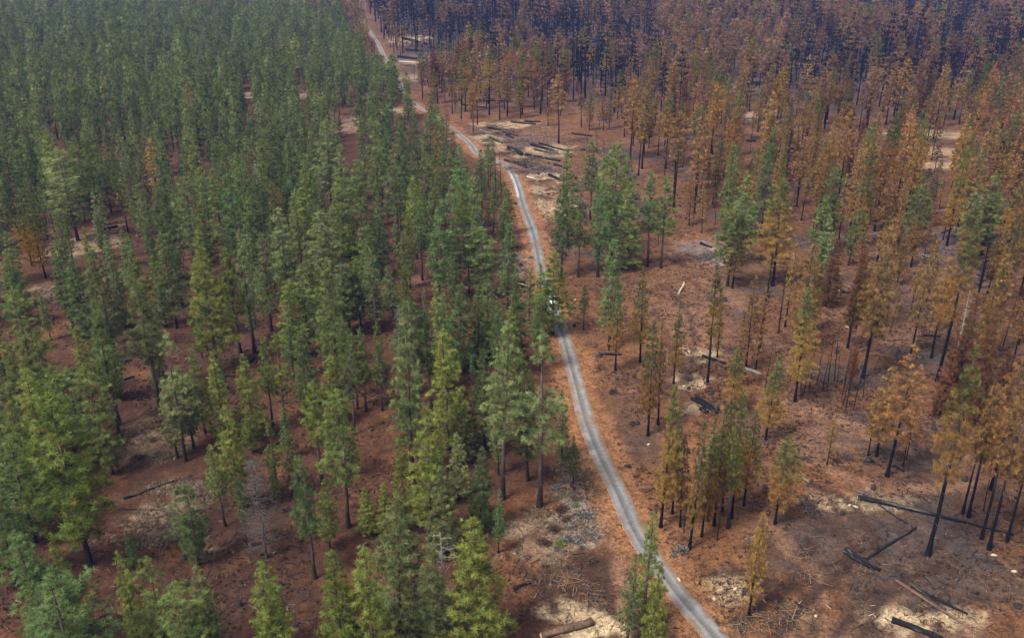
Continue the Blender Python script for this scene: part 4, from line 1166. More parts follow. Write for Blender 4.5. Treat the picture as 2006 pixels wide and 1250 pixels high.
def make_snag(seed, H, R, cf, style):
    r = np.random.default_rng(seed)
    base = {'white': (0.20, 0.185, 0.175), 'grey': (0.072, 0.062, 0.056), 'black': (0.007, 0.0065, 0.0075), 'pole': (0.016, 0.012, 0.011)}[style]
    nseg = 9
    zz = np.linspace(-0.6, H, nseg)
    rad = 0.0115 * H * (1 - np.clip(zz / H, 0, 1) * 0.93) + 0.02
    bend = r.normal(0, 0.06, (nseg, 2)).cumsum(0)
    path = np.stack([bend[:, 0], bend[:, 1], zz], 1)
    TV, TF = tube(path, rad, 7)
    tc = np.tile(base, (len(TV), 1)) * r.uniform(0.8, 1.2, (len(TV), 1))
    if style in ('white', 'grey'):
        k = sstep(0.25, 0.0, TV[:, 2] / H)[:, None]
        tc = tc * (1 - k) + k * np.array((0.06, 0.05, 0.045))
    trunk = mesh_np('trunk', TV, TF, tc, [M_BARK], smooth=True)
    VS, FS, CS, off = [], [], [], 0
    nbr = {'white': 62, 'grey': 170, 'black': 70, 'pole': 26}[style]
    for i in range(nbr):
        t = r.random() ** 0.9
        z = (cf + (1 - cf) * t) * H * 0.985
        az = r.uniform(0, 6.28)
        ln = R * (0.3 + 0.7 * (1 - t) ** 0.7) * r.uniform(0.55, 1.1)
        d = np.array((math.cos(az), math.sin(az), 0))
        lat = np.array((-d[1], d[0], 0))
        droop = r.uniform(-0.35, 0.1) if style != 'black' else r.uniform(0.1, 0.9)
        pts = [np.array((0, 0, z)), np.array((0, 0, z)) + d * ln * 0.4 + (0, 0, droop * ln * 0.25),
               np.array((0, 0, z)) + d * ln * 0.75 + lat * r.normal(0, 0.1) * ln + (0, 0, droop * ln * 0.45),
               np.array((0, 0, z)) + d * ln + lat * r.normal(0, 0.18) * ln + (0, 0, (droop * 0.5 + 0.18) * ln)]
        k = {'white': 0.42, 'grey': 0.7, 'black': 0.9, 'pole': 0.6}[style]
        V2, F2 = tube(pts, [0.075 * k, 0.055 * k, 0.038 * k, 0.015], 4)
        VS.append(V2); FS.append(F2 + off); off += len(V2)
        CS.append(np.tile(base, (len(V2), 1)) * r.uniform(0.7, 1.25))
        for q in range({'white': 3, 'grey': 6, 'black': 3, 'pole': 1}[style]):
            u = r.uniform(0.35, 1)
            b = pts[0] * (1 - u) + pts[3] * u
            s = r.choice((-1, 1))
            l2 = ln * r.uniform(0.2, 0.45)
            e = b + lat * s * l2 * 0.8 + d * l2 * 0.5 + np.array((0, 0, r.uniform(-0.1, 0.3) * l2))
            V2, F2 = tube([b, e], [0.032 * k, 0.012], 3)
            VS.append(V2); FS.append(F2 + off); off += len(V2)
            CS.append(np.tile(base, (len(V2), 1)) * r.uniform(0.6, 1.2))
    br = mesh_np('branches', np.concatenate(VS), np.concatenate(FS), np.concatenate(CS), [M_BARK])
    return trunk, br


# prototypes: (H, R, cf, trunk, crown)
SHAPES = ['cone', 'round', 'spire', 'ragged', 'round', 'cone']
PROTO = {'G': [], 'H': [], 'S': [], 'R': []}
KIND = {'G': 'green', 'H': 'half', 'S': 'orange', 'R': 'rust'}
for key, cfs, shapes in (('G', (0.07, 0.2, 0.38), ['cone', 'round', 'spire', 'ragged', 'cone', 'flat']), ('H', (0.22, 0.42), ['spire', 'round', 'ragged', 'cone']),
                         ('S', (0.15, 0.32, 0.5), ['spire', 'round', 'ragged']), ('R', (0.05, 0.3), ['cone', 'spire'])):
    for ci, cf in enumerate(cfs):
        for si, sh_ in enumerate(shapes):
            H_, R_ = 23.0, 3.4
            dens = {'G': 0.9, 'H': 0.86, 'S': 0.8, 'R': 1.0}[key]
            tr, cr = make_tree(1000 + 97 * ci + 13 * si + ord(key), KIND[key], sh_, H_, R_, cf, dens)
            PROTO[key].append((H_, R_, cf, sh_, tr, cr))
SNAG = {}
for key, style in (('W', 'white'), ('D', 'grey'), ('B', 'black'), ('T', 'pole')):
    SNAG[key] = [make_snag(300 + i + ord(key), 18.0, {'W': 2.7, 'D': 3.4, 'B': 2.2, 'T': 1.5}[key], {'W': .12, 'D': .1, 'B': .25, 'T': .3}[key], style) for i in range(3)]
for k in PROTO:
    print('proto', k, sum(len(p[5].polygons) for p in PROTO[k]), len(PROTO[k]))

TONE = {'y': (1.14, 1.08, 0.82), 'm': (1.0, 1.0, 1.0), 'b': (0.84, 0.98, 1.15), 'g': (1.10, 1.02, 1.30), 'd': (0.76, 0.82, 0.88), '': (1, 1, 1)}
NAMES = {'G': 'pine_tree', 'H': 'half_scorched_pine', 'S': 'scorched_pine', 'R': 'rust_brown_fir', 'W': 'bare_snag', 'D': 'dead_tree', 'B': 'charred_snag', 'T': 'burnt_sapling'}
CATS = {'G': 'pine tree', 'H': 'scorched pine', 'S': 'scorched pine', 'R': 'dead fir', 'W': 'dead tree', 'D': 'dead tree', 'B': 'burnt tree', 'T': 'burnt sapling'}
GROUPS = {'G': 'green pines left of and along the road', 'H': 'pines with green tops and scorched lower needles', 'S': 'orange scorched pines in the burnt half',
          'R': 'rust-brown dead firs in the burnt half', 'W': 'bare pale snags', 'D': None, 'B': 'black burnt snags', 'T': 'thin burnt saplings'}

# ------------------------------------------------------------------ forest fill: where the stands are, in metres
CLEAR = [(px, py, rx, ry) for px, py, rx, ry, kind, s in PATCHES if kind in ('saw', 'grass', 'ash', 'pink') and py > 200 and s >= 0.5]
CLEAR_RIGHT = [(18, 405, 34, 38), (-58, 660, 26, 60), (70, 260, 30, 30)]
OPEN = VIEWS + [tuple(p) for p in ROAD_C if 118 < p[1] < 205 or 232 < p[1] < 374 or 388 < p[1] < 450 or 488 < p[1] < 516 or 705 < p[1] < 850]


def blocks_view(x, y, h, w):
    for a, b in OPEN:
        f = y / b
        if 0.3 < f < 0.995 and abs(x - a * f) < w * (0.55 if b < 500 else 0.4) and CAM_H * (1 - f) < h:
            return True
    return False


occ = {}


def occupied(x, y, rad):
    i, j = int(x // 8), int(y // 8)
    for a in range(i - 1, i + 2):
        for b in range(j - 1, j + 2):
            for (ox, oy, orad) in occ.get((a, b), ()):
                if (x - ox) ** 2 + (y - oy) ** 2 < (0.5 * (rad + orad)) ** 2:
                    return True
    return False


def occupy(x, y, rad):
    occ.setdefault((int(x // 8), int(y // 8)), []).append((x, y, rad))


for k_, x, y, h, w, cf, tn, lb in TREES:
    if k_ != 'T':
        occupy(x, y, w * 1.15)
fill = []
yy = 118.0
r = np.random.default_rng(77)
while yy < 1650:
    d = 6.8 if yy < 430 else (7.8 if yy < 700 else (8.8 if yy < 1050 else 11.0))
    half = 0.60 * (0.912 * yy + 39) + 25
    xx = -half
    while xx < half:
        xx += d * r.uniform(0.7, 1.3)
        x, y = xx, yy + r.uniform(-0.5, 0.5) * d
        sd = x - road_x(y)
        if abs(sd) < 4.5 + (2.5 if sd > 0 else 0):
            continue
        ang = x / (0.912 * y + 39)
        if any(((x - a) / b1) ** 2 + ((y - b) / b2) ** 2 < 1 for a, b, b1, b2 in CLEAR):
            continue
        if sd < 0:                                   # the living stand
            p = 0.98 if y > 300 else (0.75 if y > 258 else (0.50 if y > 215 else 0.34))
            if y > 330 and vnoise(np.array([x]), np.array([y]), 30, 31, 3)[0] < 0.40:
                p *= 0.2
            if r.random() > p:
                continue
            browny = sstep(900, 1050, np.array(y)) * (1 if sd > -90 else 0.25) + (0.8 if (y > 620 and sd > -20) else 0)
            u = r.random()
            k_ = 'G' if r.random() > browny else ('S' if u < 0.6 else 'H')
            if r.random() < 0.012:
                k_ = 'S' if r.random() < .5 else 'W'
            h = float(np.clip(r.normal(21.5, 6) * (0.72 + 0.56 * vnoise(np.array([x]), np.array([y]), 45, 38, 2)[0]), 9, 36))
            if r.random() < 0.22:
                h = r.uniform(8, 14)
            w = h * (r.uniform(0.19, 0.29) if y > 215 else r.uniform(0.19, 0.25)) * (1.0 + 0.2 * sstep(400, 600, y))
            cf = float(r.choice([0.07, 0.12, 0.2, 0.25, 0.38], p=[.1, .15, .25, .25, .25]))
            tn = str(r.choice(['y', 'm', 'b', 'g', 'd'], p=[.16, .26, .18, .2, .2]))
        else:                                        # the burnt stand
            if any(((x - a) / b1) ** 2 + ((y - b) / b2) ** 2 < 1 for a, b, b1, b2 in CLEAR_RIGHT):
                continue
            if y > 425:
                p = 0.9
            elif y > 295:
                p = 0.95 if ang > 0.215 else (0.5 if ang > 0.18 else (0.5 if ang > 0.10 and y > 350 else 0))
            elif y > 234:
                p = 0.8 if ang > 0.32 else (0.25 if ang > 0.26 else 0)
            elif y > 175:
                p = 0.6 if ang > 0.43 else 0
            else:
                p = 0
            if y > 330 and vnoise(np.array([x]), np.array([y]), 38, 32, 3)[0] < 0.40:
                p *= 0.12
            if r.random() > p:
                continue
            gm = 0.10 if y < 520 else 0.03
            if y > 900 and ang > 0.42:
                gm = 0.6
            hm = 0.26 if y < 600 else 0.10
            u = r.random()
            k_ = 'G' if u < gm * 0.5 else 'H' if u < gm + hm else 'R' if u < gm + hm + 0.10 else 'B' if u < gm + hm + 0.16 else 'S'
            if y > 470 and vnoise(np.array([x]), np.array([y * 0.6]), 60, 36, 3)[0] > 0.56 - 0.06 * sstep(600, 1000, y) and r.random() < 0.8:
                k_ = 'C'
            if (y > 720 and ang < 0.16 or 540 < y < 720 and ang > 0.30) and r.random() < 0.6:
                k_ = 'C'
            h = float(np.clip(r.normal(25.5, 5.5), 11, 37))
            if r.random() < 0.2:
                h = r.uniform(9, 15)
            w = h * (r.uniform(0.20, 0.29) if y < 425 else r.uniform(0.22, 0.34))
            cf = float(r.choice([0.15, 0.32, 0.5], p=[.22, .4, .38] if y < 480 else [.04, .36, .6]))
            tn = str(r.choice(['y', 'm', 'g', '']))
        if blocks_view(x, y, h, w) or occupied(x, y, w * 0.95):
            continue
        occupy(x, y, w * 0.95)
        fill.append((k_, round(x, 2), round(y, 2), round(h, 1), round(w, 1), cf, tn, ''))
    yy += d * 0.82
print('fill', len(fill))

# nearest ones become individual trees, the rest goes into the far stands
LIMIT = {'G': 300, 'H': 150, 'S': 150, 'R': 40, 'B': 14, 'C': 0, 'W': 5, 'D': 2, 'T': 80}


def in_frame(x, y, h):
    for z in (0, h):
        dpt = 0.9121 * y - (z - CAM_H) * 0.4099
        u, v_ = x / dpt, ((z - CAM_H) * 0.9121 + y * 0.4099) / dpt
        if abs(u) < 0.585 and abs(v_) < 0.365:
            return True
    return False


count = {}
single, rest = [], []
for tset in (TREES, sorted(fill, key=lambda q: math.hypot(q[1], q[2]) / (q[3] ** 0.5))):
    for t_ in tset:
        n = count.get(t_[0], 0)
        if tset is TREES or (n < LIMIT[t_[0]] and in_frame(t_[1], t_[2], t_[3])):
            count[t_[0]] = n + 1
            single.append(t_)
        else:
            rest.append(t_)
print('single', count, 'rest', len(rest))

# ------------------------------------------------------------------ labels
LANDMARK = [(11.6, 219.7), (1.0, 336.9), (6.1, 390.3), (59.0, 261.7), (47.7, 232.4), (42.1, 166.2), (73.5, 127.9), (8.0, 99.9), (-9.7, 96.9), (-41.8, 116.0), (-26.8, 190.6), (-52.2, 152.5), (-140.1, 268.8), (-132.3, 318.3), (-137.4, 240.6), (80.4, 179.5), (125.4, 219.7), (199.8, 409.9), (125.9, 474.4), (-72.1, 693.4), (-111.1, 768.0), (-124.1, 534.0), (20.8, 409.9), (78.5, 276.3), (-7.4, 225.7), (68.0, 158.9), (34.6, 124.3), (67.2, 116.7), (-94.9, 323.0), (-56.3, 129.4), (24.4, 194.8), (21.2, 122.3), (-133.9, 289.5), (131.1, 267.8)]
LAND_NAMES = [
    'the white pickup truck',
    'the puddled road bend',
    'the slash clearing',
    'the ash ring',
    'the lone white log',
    'the paired charred logs',
    'the longest charred log',
    'the bark-covered cut log',
    'the white bare snag',
    'the grey dead tree',
    'the curly silver snag',
    'the bright cone-shaped pine',
    'the bare soil patch',
    'the rusty orange pine',
    'the yellow-spotted pine',
    'the thick-trunked amber pine',
    'the jet-black burnt snag',
    'the pale far opening',
    'the tilted log opening',
    'the far log clearing',
    'the distant road end',
    'the pale forest gap',
    'the orange twin-trunked pine',
    'the pointed green pine',
    'the broad dark cone pine',
    'the pinkish skid trail',
    'the crowded half-green clump',
    'the very tall amber pine',
    'the small silver snag',
    'the pale grass patch',
    'the blue-green roadside pine',
    'the lower road bend',
    'the upper-left dark log',
    'the dark purple-ground pine',
]
ORD = ['nearest', 'second', 'third', 'fourth', 'fifth', 'sixth', 'seventh', 'eighth', 'ninth', 'tenth', 'eleventh', 'twelfth', 'thirteenth', 'fourteenth', 'fifteenth', 'sixteenth', 'seventeenth', 'eighteenth', 'nineteenth', 'twentieth']
TONE_WORD = {'y': 'yellow-green', 'm': 'green', 'b': 'blue-green', 'g': 'grey-green', 'd': 'dark green', '': 'green'}


def describe(t_):
    k_, x, y, h, w, cf, tn, lb = t_
    size = 'small' if h < 12 else 'short' if h < 17 else 'mid-sized' if h < 23 else 'tall' if h < 28.5 else 'towering'
    build = ' slim' if w / h < 0.225 else ' broad' if w / h > 0.31 else ''
    bole = ' bare-stemmed' if cf >= 0.3 else ''
    what = {'G': TONE_WORD[tn] + ' pine', 'H': 'green-and-orange pine', 'S': 'orange scorched pine', 'R': 'rust-brown fir', 'W': 'bare pale snag', 'D': 'grey dead tree',
            'B': 'black charred snag', 'T': 'thin burnt pole'}[k_]
    if k_ == 'T':
        build = bole = ''
    return size + build + (bole if k_ in 'GHS' else '') + ' ' + what


def place(x, y):
    best = min(range(len(LANDMARK)), key=lambda i: math.hypot(x - LANDMARK[i][0], (y - LANDMARK[i][1]) * 0.6))
    dx, dy = x - LANDMARK[best][0], y - LANDMARK[best][1]
    if abs(dx) > 0.55 * abs(dy):
        rel = 'left of' if dx < 0 else 'right of'
    else:
        rel = 'behind' if dy > 0 else 'in front of'
    return rel, best, math.hypot(dx, dy)


buckets = {}
for i, t_ in enumerate(single):
    if not t_[7]:
        rel, b, d_ = place(t_[1], t_[2])
        buckets.setdefault((describe(t_), rel, b), []).append((d_, i))
labels = {}
for (ds, rel, b), mem in buckets.items():
    mem.sort()
    for n, (d_, i) in enumerate(mem):
        if len(mem) == 1:
            labels[i] = f'{ds} {rel} {LAND_NAMES[b]}'
        else:
            labels[i] = f'{ds}, {ORD[min(n, 19)]} such {rel} {LAND_NAMES[b]}'

# ------------------------------------------------------------------ place the individual trees
r = np.random.default_rng(21)
first = {}
for i, t_ in enumerate(single):
    k_, x, y, h, w, cf, tn, lb = t_
    root = bpy.data.objects.new(NAMES[k_], None)
    root.empty_display_size = 0.5
    COL.objects.link(root)
    gz = ground_z(x, y)
    if k_ in PROTO:
        pr = PROTO[k_]
        best = min(abs(p[2] - cf) for p in pr)
        cands = [p for p in pr if abs(p[2] - cf) < best + 0.02]
        H_, R_, pcf, shp, tr, cr = cands[int(r.integers(len(cands)))]
        sx = w / (2 * R_) * ((1.06 if k_ == 'G' else 0.96) if i < len(TREES) else 0.99)
        parts = (('trunk', tr), ('crown', cr))
    else:
        tr, cr = SNAG[k_][int(r.integers(3))]
        H_ = 18.0
        sx = w / (2 * {'W': 2.5, 'D': 3.2, 'B': 2.0, 'T': 1.6}[k_])
        parts = (('trunk', tr), ('crown', cr))
    root.location = (x, y, gz)
    lean = r.normal(0, 0.02 if k_ != 'T' else 0.05, 2)
    root.rotation_euler = (lean[0], lean[1], r.uniform(0, 6.28))
    tint = np.array(TONE[tn]) * r.uniform(0.9, 1.1)
    for nm, me in parts:
        key = (k_, nm)
        if key not in first:
            c_ = bpy.data.objects.new(nm, me)
            first[key] = c_
        else:
            c_ = first[key].copy()
            c_.data = me
        COL.objects.link(c_)
        c_.parent = root
        # the trunk keeps its girth near the tree's own height, the crown its own width
        c_.scale = (sx, sx, h / H_) if nm != 'trunk' else (min(sx, 1.3 * h / H_) * 0.35 + 0.65 * h / H_,) * 2 + (h / H_,)
        c_.color = (*tint, 1.0) if nm == 'crown' else (1, 1, 1, 1)
    tag(root, lb or labels[i], CATS[k_], GROUPS[k_])


# ------------------------------------------------------------------ the far stands: one object each, trees put by geometry nodes
def lod_mesh(seed, kind, shape, cf):
    tr, cr = make_tree(seed, kind, shape, 23.0, 3.4, cf, {'green': 1.0, 'half': .9, 'orange': .85, 'brown': .95, 'rust': 1.0, 'charred': .4}[kind], lod=1)
    out = []
    for me in (tr, cr):
        v_ = np.empty(len(me.vertices) * 3, dtype=np.float32)
        me.vertices.foreach_get('co', v_)
        l_ = np.empty(len(me.loops), dtype=np.int32)
        me.loops.foreach_get('vertex_index', l_)
        c_ = np.empty(len(me.vertices) * 4, dtype=np.float32)
        me.attributes['Col'].data.foreach_get('color', c_)
        out.append((v_.reshape(-1, 3), l_.reshape(-1, 4 if me is tr else 3), c_.reshape(-1, 4)[:, :3]))
    V = np.concatenate([out[0][0], out[1][0]])
    F = [out[0][1], out[1][1] + len(out[0][0])]
    Cc = np.concatenate([out[0][2], out[1][2]])
    fm = np.concatenate([np.zeros(len(out[0][1])), np.ones(len(out[1][1]))])
    return mesh_np('far_tree', V, F, Cc, [M_BARK, M_NEEDLE], fm)


def far_stand(name, label, pts, meshes, pick=None):
    me = bpy.data.meshes.new(name)
    me.vertices.add(len(pts))
    P = np.array([(p[1], p[2], ground_z(p[1], p[2])) for p in pts], dtype=np.float32)
    me.vertices.foreach_set('co', P.ravel())
    rr = np.random.default_rng(len(pts))
    sc = me.attributes.new('tree_scale', 'FLOAT_VECTOR', 'POINT')
    sc.data.foreach_set('vector', np.array([(p[4] / 6.8, p[4] / 6.8, p[3] / 23.0) for p in pts], dtype=np.float32).ravel())
    ro = me.attributes.new('tree_turn', 'FLOAT_VECTOR', 'POINT')
    ro.data.foreach_set('vector', np.stack([rr.normal(0, .012, len(pts)), rr.normal(0, .012, len(pts)), rr.uniform(0, 6.28, len(pts))], 1).astype(np.float32).ravel())
    pk = me.attributes.new('tree_pick', 'INT', 'POINT')
    pk.data.foreach_set('value', np.array([int(rr.choice(pick[p[0]])) if pick else int(rr.integers(len(meshes))) for p in pts], dtype=np.int32))
    o = obj(name, me)
    o['kind'] = 'stuff'
    o['label'] = label
    ng = bpy.data.node_groups.new(name, 'GeometryNodeTree')
    ng.interface.new_socket('Geometry', in_out='INPUT', socket_type='NodeSocketGeometry')
    ng.interface.new_socket('Geometry', in_out='OUTPUT', socket_type='NodeSocketGeometry')
    gi, go = ng.nodes.new('NodeGroupInput'), ng.nodes.new('NodeGroupOutput')
    g2i = ng.nodes.new('GeometryNodeGeometryToInstance')
    for k, m_ in reversed(list(enumerate(meshes))):
        src = bpy.data.objects.new('far_tree', m_)          # a shape for the stand only; never linked to the scene
        info = ng.nodes.new('GeometryNodeObjectInfo')
        info.inputs['Object'].default_value = src
        ng.links.new(info.outputs['Geometry'], g2i.inputs['Geometry'])
    iop = ng.nodes.new('GeometryNodeInstanceOnPoints')
    iop.inputs['Pick Instance'].default_value = True
    mtp = ng.nodes.new('GeometryNodeMeshToPoints')
    ng.links.new(gi.outputs[0], mtp.inputs['Mesh'])
    ng.links.new(mtp.outputs[0], iop.inputs['Points'])
    ng.links.new(g2i.outputs[0], iop.inputs['Instance'])
    for nm, dt, sock in (('tree_scale', 'FLOAT_VECTOR', 'Scale'), ('tree_turn', 'FLOAT_VECTOR', 'Rotation'), ('tree_pick', 'INT', 'Instance Index')):
        na = ng.nodes.new('GeometryNodeInputNamedAttribute')
        na.data_type = dt
        na.inputs['Name'].default_value = nm
        ng.links.new(na.outputs['Attribute'], iop.inputs[sock])
    ng.links.new(iop.outputs[0], go.inputs[0])
    md = o.modifiers.new('stand', 'NODES')
    md.node_group = ng
    return o


gl = [lod_mesh(5000 + i, 'green', s_, c_) for i, (s_, c_) in enumerate((('cone', .08), ('round', .15), ('spire', .2), ('ragged', .22), ('round', .3), ('cone', .15)))]
ol = [lod_mesh(6000 + i, kd, s_, c_) for i, (kd, s_, c_) in enumerate((('brown', 'spire', .45), ('brown', 'round', .5), ('brown', 'ragged', .55), ('orange', 'cone', .4), ('brown', 'spire', .55),
                                                                       ('half', 'round', .4), ('rust', 'cone', .3), ('brown', 'round', .45), ('charred', 'spire', .45), ('charred', 'ragged', .5), ('charred', 'cone', .4)))]
PICK = {'S': (0, 1, 2, 3, 4, 7), 'H': (5, 5, 3), 'G': (5,), 'R': (6, 6, 4), 'B': (8, 9, 10), 'C': (8, 9, 10), 'T': (8,), 'W': (8,)}
far_stand('green_forest', 'dense far green conifer forest left of the distant road', [p for p in rest if p[0] in 'GW' and p[1] < road_x(p[2])], gl)
far_stand('burnt_forest', 'far scorched orange-brown forest with black trunks right of the road', [p for p in rest if p[0] not in 'GW' or p[1] >= road_x(p[2])], ol, PICK)

# ------------------------------------------------------------------ fallen logs
LOGC = {'char': (0.0055, 0.0055, 0.0065), 'brown': (0.07, 0.042, 0.03), 'pale': (0.26, 0.20, 0.145), 'grey': (0.11, 0.10, 0.095)}
M_CUT = plain('fresh_wood', (0.42, 0.28, 0.15), 0.8)
r = np.random.default_rng(8)
for x0, y0, x1, y1, r0, r1, cname, lab in LOGS:
    n = 9
    mid = np.array(((x0 + x1) / 2, (y0 + y1) / 2, 0))
    pts = []
    for k in range(n):
        u = k / (n - 1)
        x, y = x0 + (x1 - x0) * u, y0 + (y1 - y0) * u
        rad = r0 + (r1 - r0) * u
        pts.append(np.array((x + r.normal(0, 0.05), y + r.normal(0, 0.05), ground_z(x, y) + rad * 0.75)) - mid)
    radii = [(r0 + (r1 - r0) * k / (n - 1)) * r.uniform(0.9, 1.1) for k in range(n)]
    V, F = tube(pts, radii, 9)
    cc = np.tile(LOGC[cname], (len(V), 1)) * r.uniform(0.7, 1.5, (len(V), 1))
    if cname == 'char':
        cc += (r.random((len(V), 1)) < 0.08) * np.array((0.05, 0.04, 0.035))
    caps = [np.array([list(range(9))[::-1]]), np.array([[(n - 1) * 9 + k for k in range(9)]])]
    VS, FS, CS, off = [V], [F], [cc], len(V)
    ln = math.hypot(x1 - x0, y1 - y0)
    for k in range(int(ln * 0.5) if r1 < 0.5 else 2):          # broken limb stubs
        u = r.uniform(0.1, 0.95)
        b = pts[0] * (1 - u) + pts[-1] * u
        rad = r0 + (r1 - r0) * u
        a = r.uniform(0, math.pi)
        ax = np.array((-(y1 - y0), x1 - x0, 0)) / (ln + 1e-6)
        e = b + (ax * math.cos(a) + np.array((0, 0, math.sin(a)))) * (rad + r.uniform(0.3, 0.9)) + r.normal(0, 0.1, 3)
        V2, F2 = tube([b, e], [min(0.09, rad * .4), 0.03], 4)
        VS.append(V2); FS.append(F2 + off); off += len(V2)
        CS.append(np.tile(LOGC[cname], (len(V2), 1)))
    me = mesh_np('fallen_log', np.concatenate(VS), [np.concatenate(FS)] + caps, np.concatenate(CS), [M_LOG], smooth=True)
    lo_ = obj('fallen_log', me, None, mid)
    tag(lo_, lab, 'log', 'fallen logs and poles')
    if r0 > 0.4 and cname in ('char', 'brown'):
        d = (pts[0] - pts[1]) / np.linalg.norm(pts[0] - pts[1])
        V2, F2 = tube([pts[0] + d * 0.0, pts[0] + d * 0.04], [r0 * 0.72, r0 * 0.70], 9)
        obj('cut_end', mesh_np('cut_end', V2, [F2, np.array([list(range(9, 18))])], np.tile((0.42, 0.28, 0.15), (18, 1)), [M_CUT]), lo_)

# ------------------------------------------------------------------ stumps, shrubs, brush piles, rocks
from_land = lambda x, y: place(x, y)


def auto_labels(pts, base):
    buck, lab = {}, {}
    for i, (x, y) in enumerate(pts):
        rel, b, d_ = place(x, y)
        buck.setdefault((rel, b), []).append((d_, i))
    for (rel, b), mem in buck.items():
        mem.sort()
        for n, (d_, i) in enumerate(mem):
            lab[i] = f'{base} {rel} {LAND_NAMES[b]}' if len(mem) == 1 else f'{base}, {ORD[min(n, 19)]} such {rel} {LAND_NAMES[b]}'
    return lab


lab = auto_labels(STUMPS, 'low charred tree stump')
for i, (x, y) in enumerate(STUMPS):
    h, rad = r.uniform(0.5, 1.0), r.uniform(0.35, 0.6)
    V, F = tube([(0, 0, -0.4), (0, 0, 0.1), (0, 0, h)], [rad * 1.5, rad * 1.05, rad], 10)
    V[20:, 2] += r.uniform(-0.12, 0.12, 10)
    st = obj('tree_stump', mesh_np('tree_stump', V, [F, np.array([list(range(20, 30))])], np.tile((0.018, 0.016, 0.016), (30, 1)), [M_LOG]), None, (x, y, ground_z(x, y)))
    tag(st, lab[i], 'stump', 'charred stumps')


def bush_mesh(seed, n, R, hgt, cols, Lr=(0.25, 0.5)):
    q = np.random.default_rng(seed)
    P = q.normal(0, 1, (n, 3))
    P /= np.linalg.norm(P, axis=1)[:, None]
    P *= q.uniform(0.3, 1, (n, 1)) * np.array((R, R, hgt))
    P[:, 2] = np.abs(P[:, 2])
    D = P / np.array((R, R, hgt)) + q.normal(0, 0.5, (n, 3)) + (0, 0, 0.5)
    D /= np.linalg.norm(D, axis=1)[:, None]
    L = q.uniform(*Lr, n)[:, None]
    sd_ = np.cross(D, q.normal(0, 1, (n, 3)))
    sd_ /= np.linalg.norm(sd_, axis=1)[:, None]
    V = np.stack([P - D * L * 0.5, P + sd_ * L * 0.13, P + D * L * 0.6, P - sd_ * L * 0.13], 1).reshape(-1, 3)
    F = np.arange(n * 4).reshape(-1, 4)
    c_ = np.array(cols)[q.integers(0, len(cols), n)] * q.uniform(0.7, 1.3, (n, 1))
    return mesh_np('shrub', V, F, np.repeat(c_, 4, 0), [M_LITTER])


grey_m = [bush_mesh(40 + i, 420, 0.8, 0.7, [(0.12, 0.12, 0.11), (0.085, 0.08, 0.07), (0.15, 0.135, 0.12), (0.05, 0.035, 0.028)]) for i in range(4)]
brown_m = [bush_mesh(50 + i, 420, 0.9, 0.8, [(0.05, 0.034, 0.024), (0.03, 0.02, 0.017), (0.08, 0.048, 0.03)]) for i in range(4)]
green_m = bush_mesh(60, 500, 0.8, 0.8, [(0.13, 0.13, 0.035), (0.09, 0.10, 0.03)])
lab_g = auto_labels(SHRUBS, 'low grey-brown leafless shrub')
for i, (x, y) in enumerate(SHRUBS):
    gy_ = i < 17 or r.random() < 0.3
    b = obj('low_shrub', (grey_m if gy_ else brown_m)[int(r.integers(4))], None, (x, y, ground_z(x, y)))
    s = r.uniform(0.7, 1.5)
    b.scale = (s * r.uniform(0.8, 1.5), s, s * r.uniform(0.45, 0.9))
    b.rotation_euler = (0, 0, r.uniform(0, 6.28))
    tag(b, lab_g[i], 'shrub', 'low shrubs beside the road')
GSL = ['yellowish green bush among grey shrubs left of the lower road', 'small green bush higher up the grey shrub strip', 'green bush at the foot of the big roadside pine', 'green bush under the curly silver snag']
for i, (x, y) in enumerate(GREEN_SHRUBS):
    b = obj('green_bush', green_m, None, (x, y, ground_z(x, y)))
    s = (1.3, 0.8, 0.9, 1.2)[i]
    b.scale = (s, s, s * 0.8)
    tag(b, GSL[i], 'bush', 'green bushes')


def stick_mesh(name, pts, lens, cols, rad=(0.03, 0.09), tilt=0.12, zoff=0.05):
    n = len(pts)
    q = np.random.default_rng(n)
    az, el = q.uniform(0, 6.28, n), q.normal(0, tilt, n)
    d = np.stack([np.cos(az) * np.cos(el), np.sin(az) * np.cos(el), np.sin(el)], 1)
    a = np.stack([-np.sin(az), np.cos(az), np.zeros(n)], 1)
    b = np.cross(d, a)
    L = np.asarray(lens)[:, None]
    R_ = q.uniform(*rad, n)[:, None]
    P = np.asarray(pts, float) + (0, 0, zoff)
    ends = []
    for s in (-0.5, 0.5):
        for k in range(3):
            an = k * 2.094 + 0.5
            ends.append(P + d * L * s + (a * math.cos(an) + b * math.sin(an)) * R_ * (1 if s < 0 else 0.6))
    V = np.stack(ends, 1).reshape(-1, 3)
    o6 = np.arange(n)[:, None] * 6
    F4 = np.concatenate([o6 + np.array([[0, 1, 4, 3]]), o6 + np.array([[1, 2, 5, 4]]), o6 + np.array([[2, 0, 3, 5]])])
    F3 = np.concatenate([o6 + np.array([[0, 2, 1]]), o6 + np.array([[3, 4, 5]])])
    c_ = np.array(cols)[q.integers(0, len(cols), n)] * q.uniform(0.7, 1.3, (n, 1))
    return mesh_np(name, V, [F4, F3], np.repeat(c_, 6, 0), [M_LITTER])


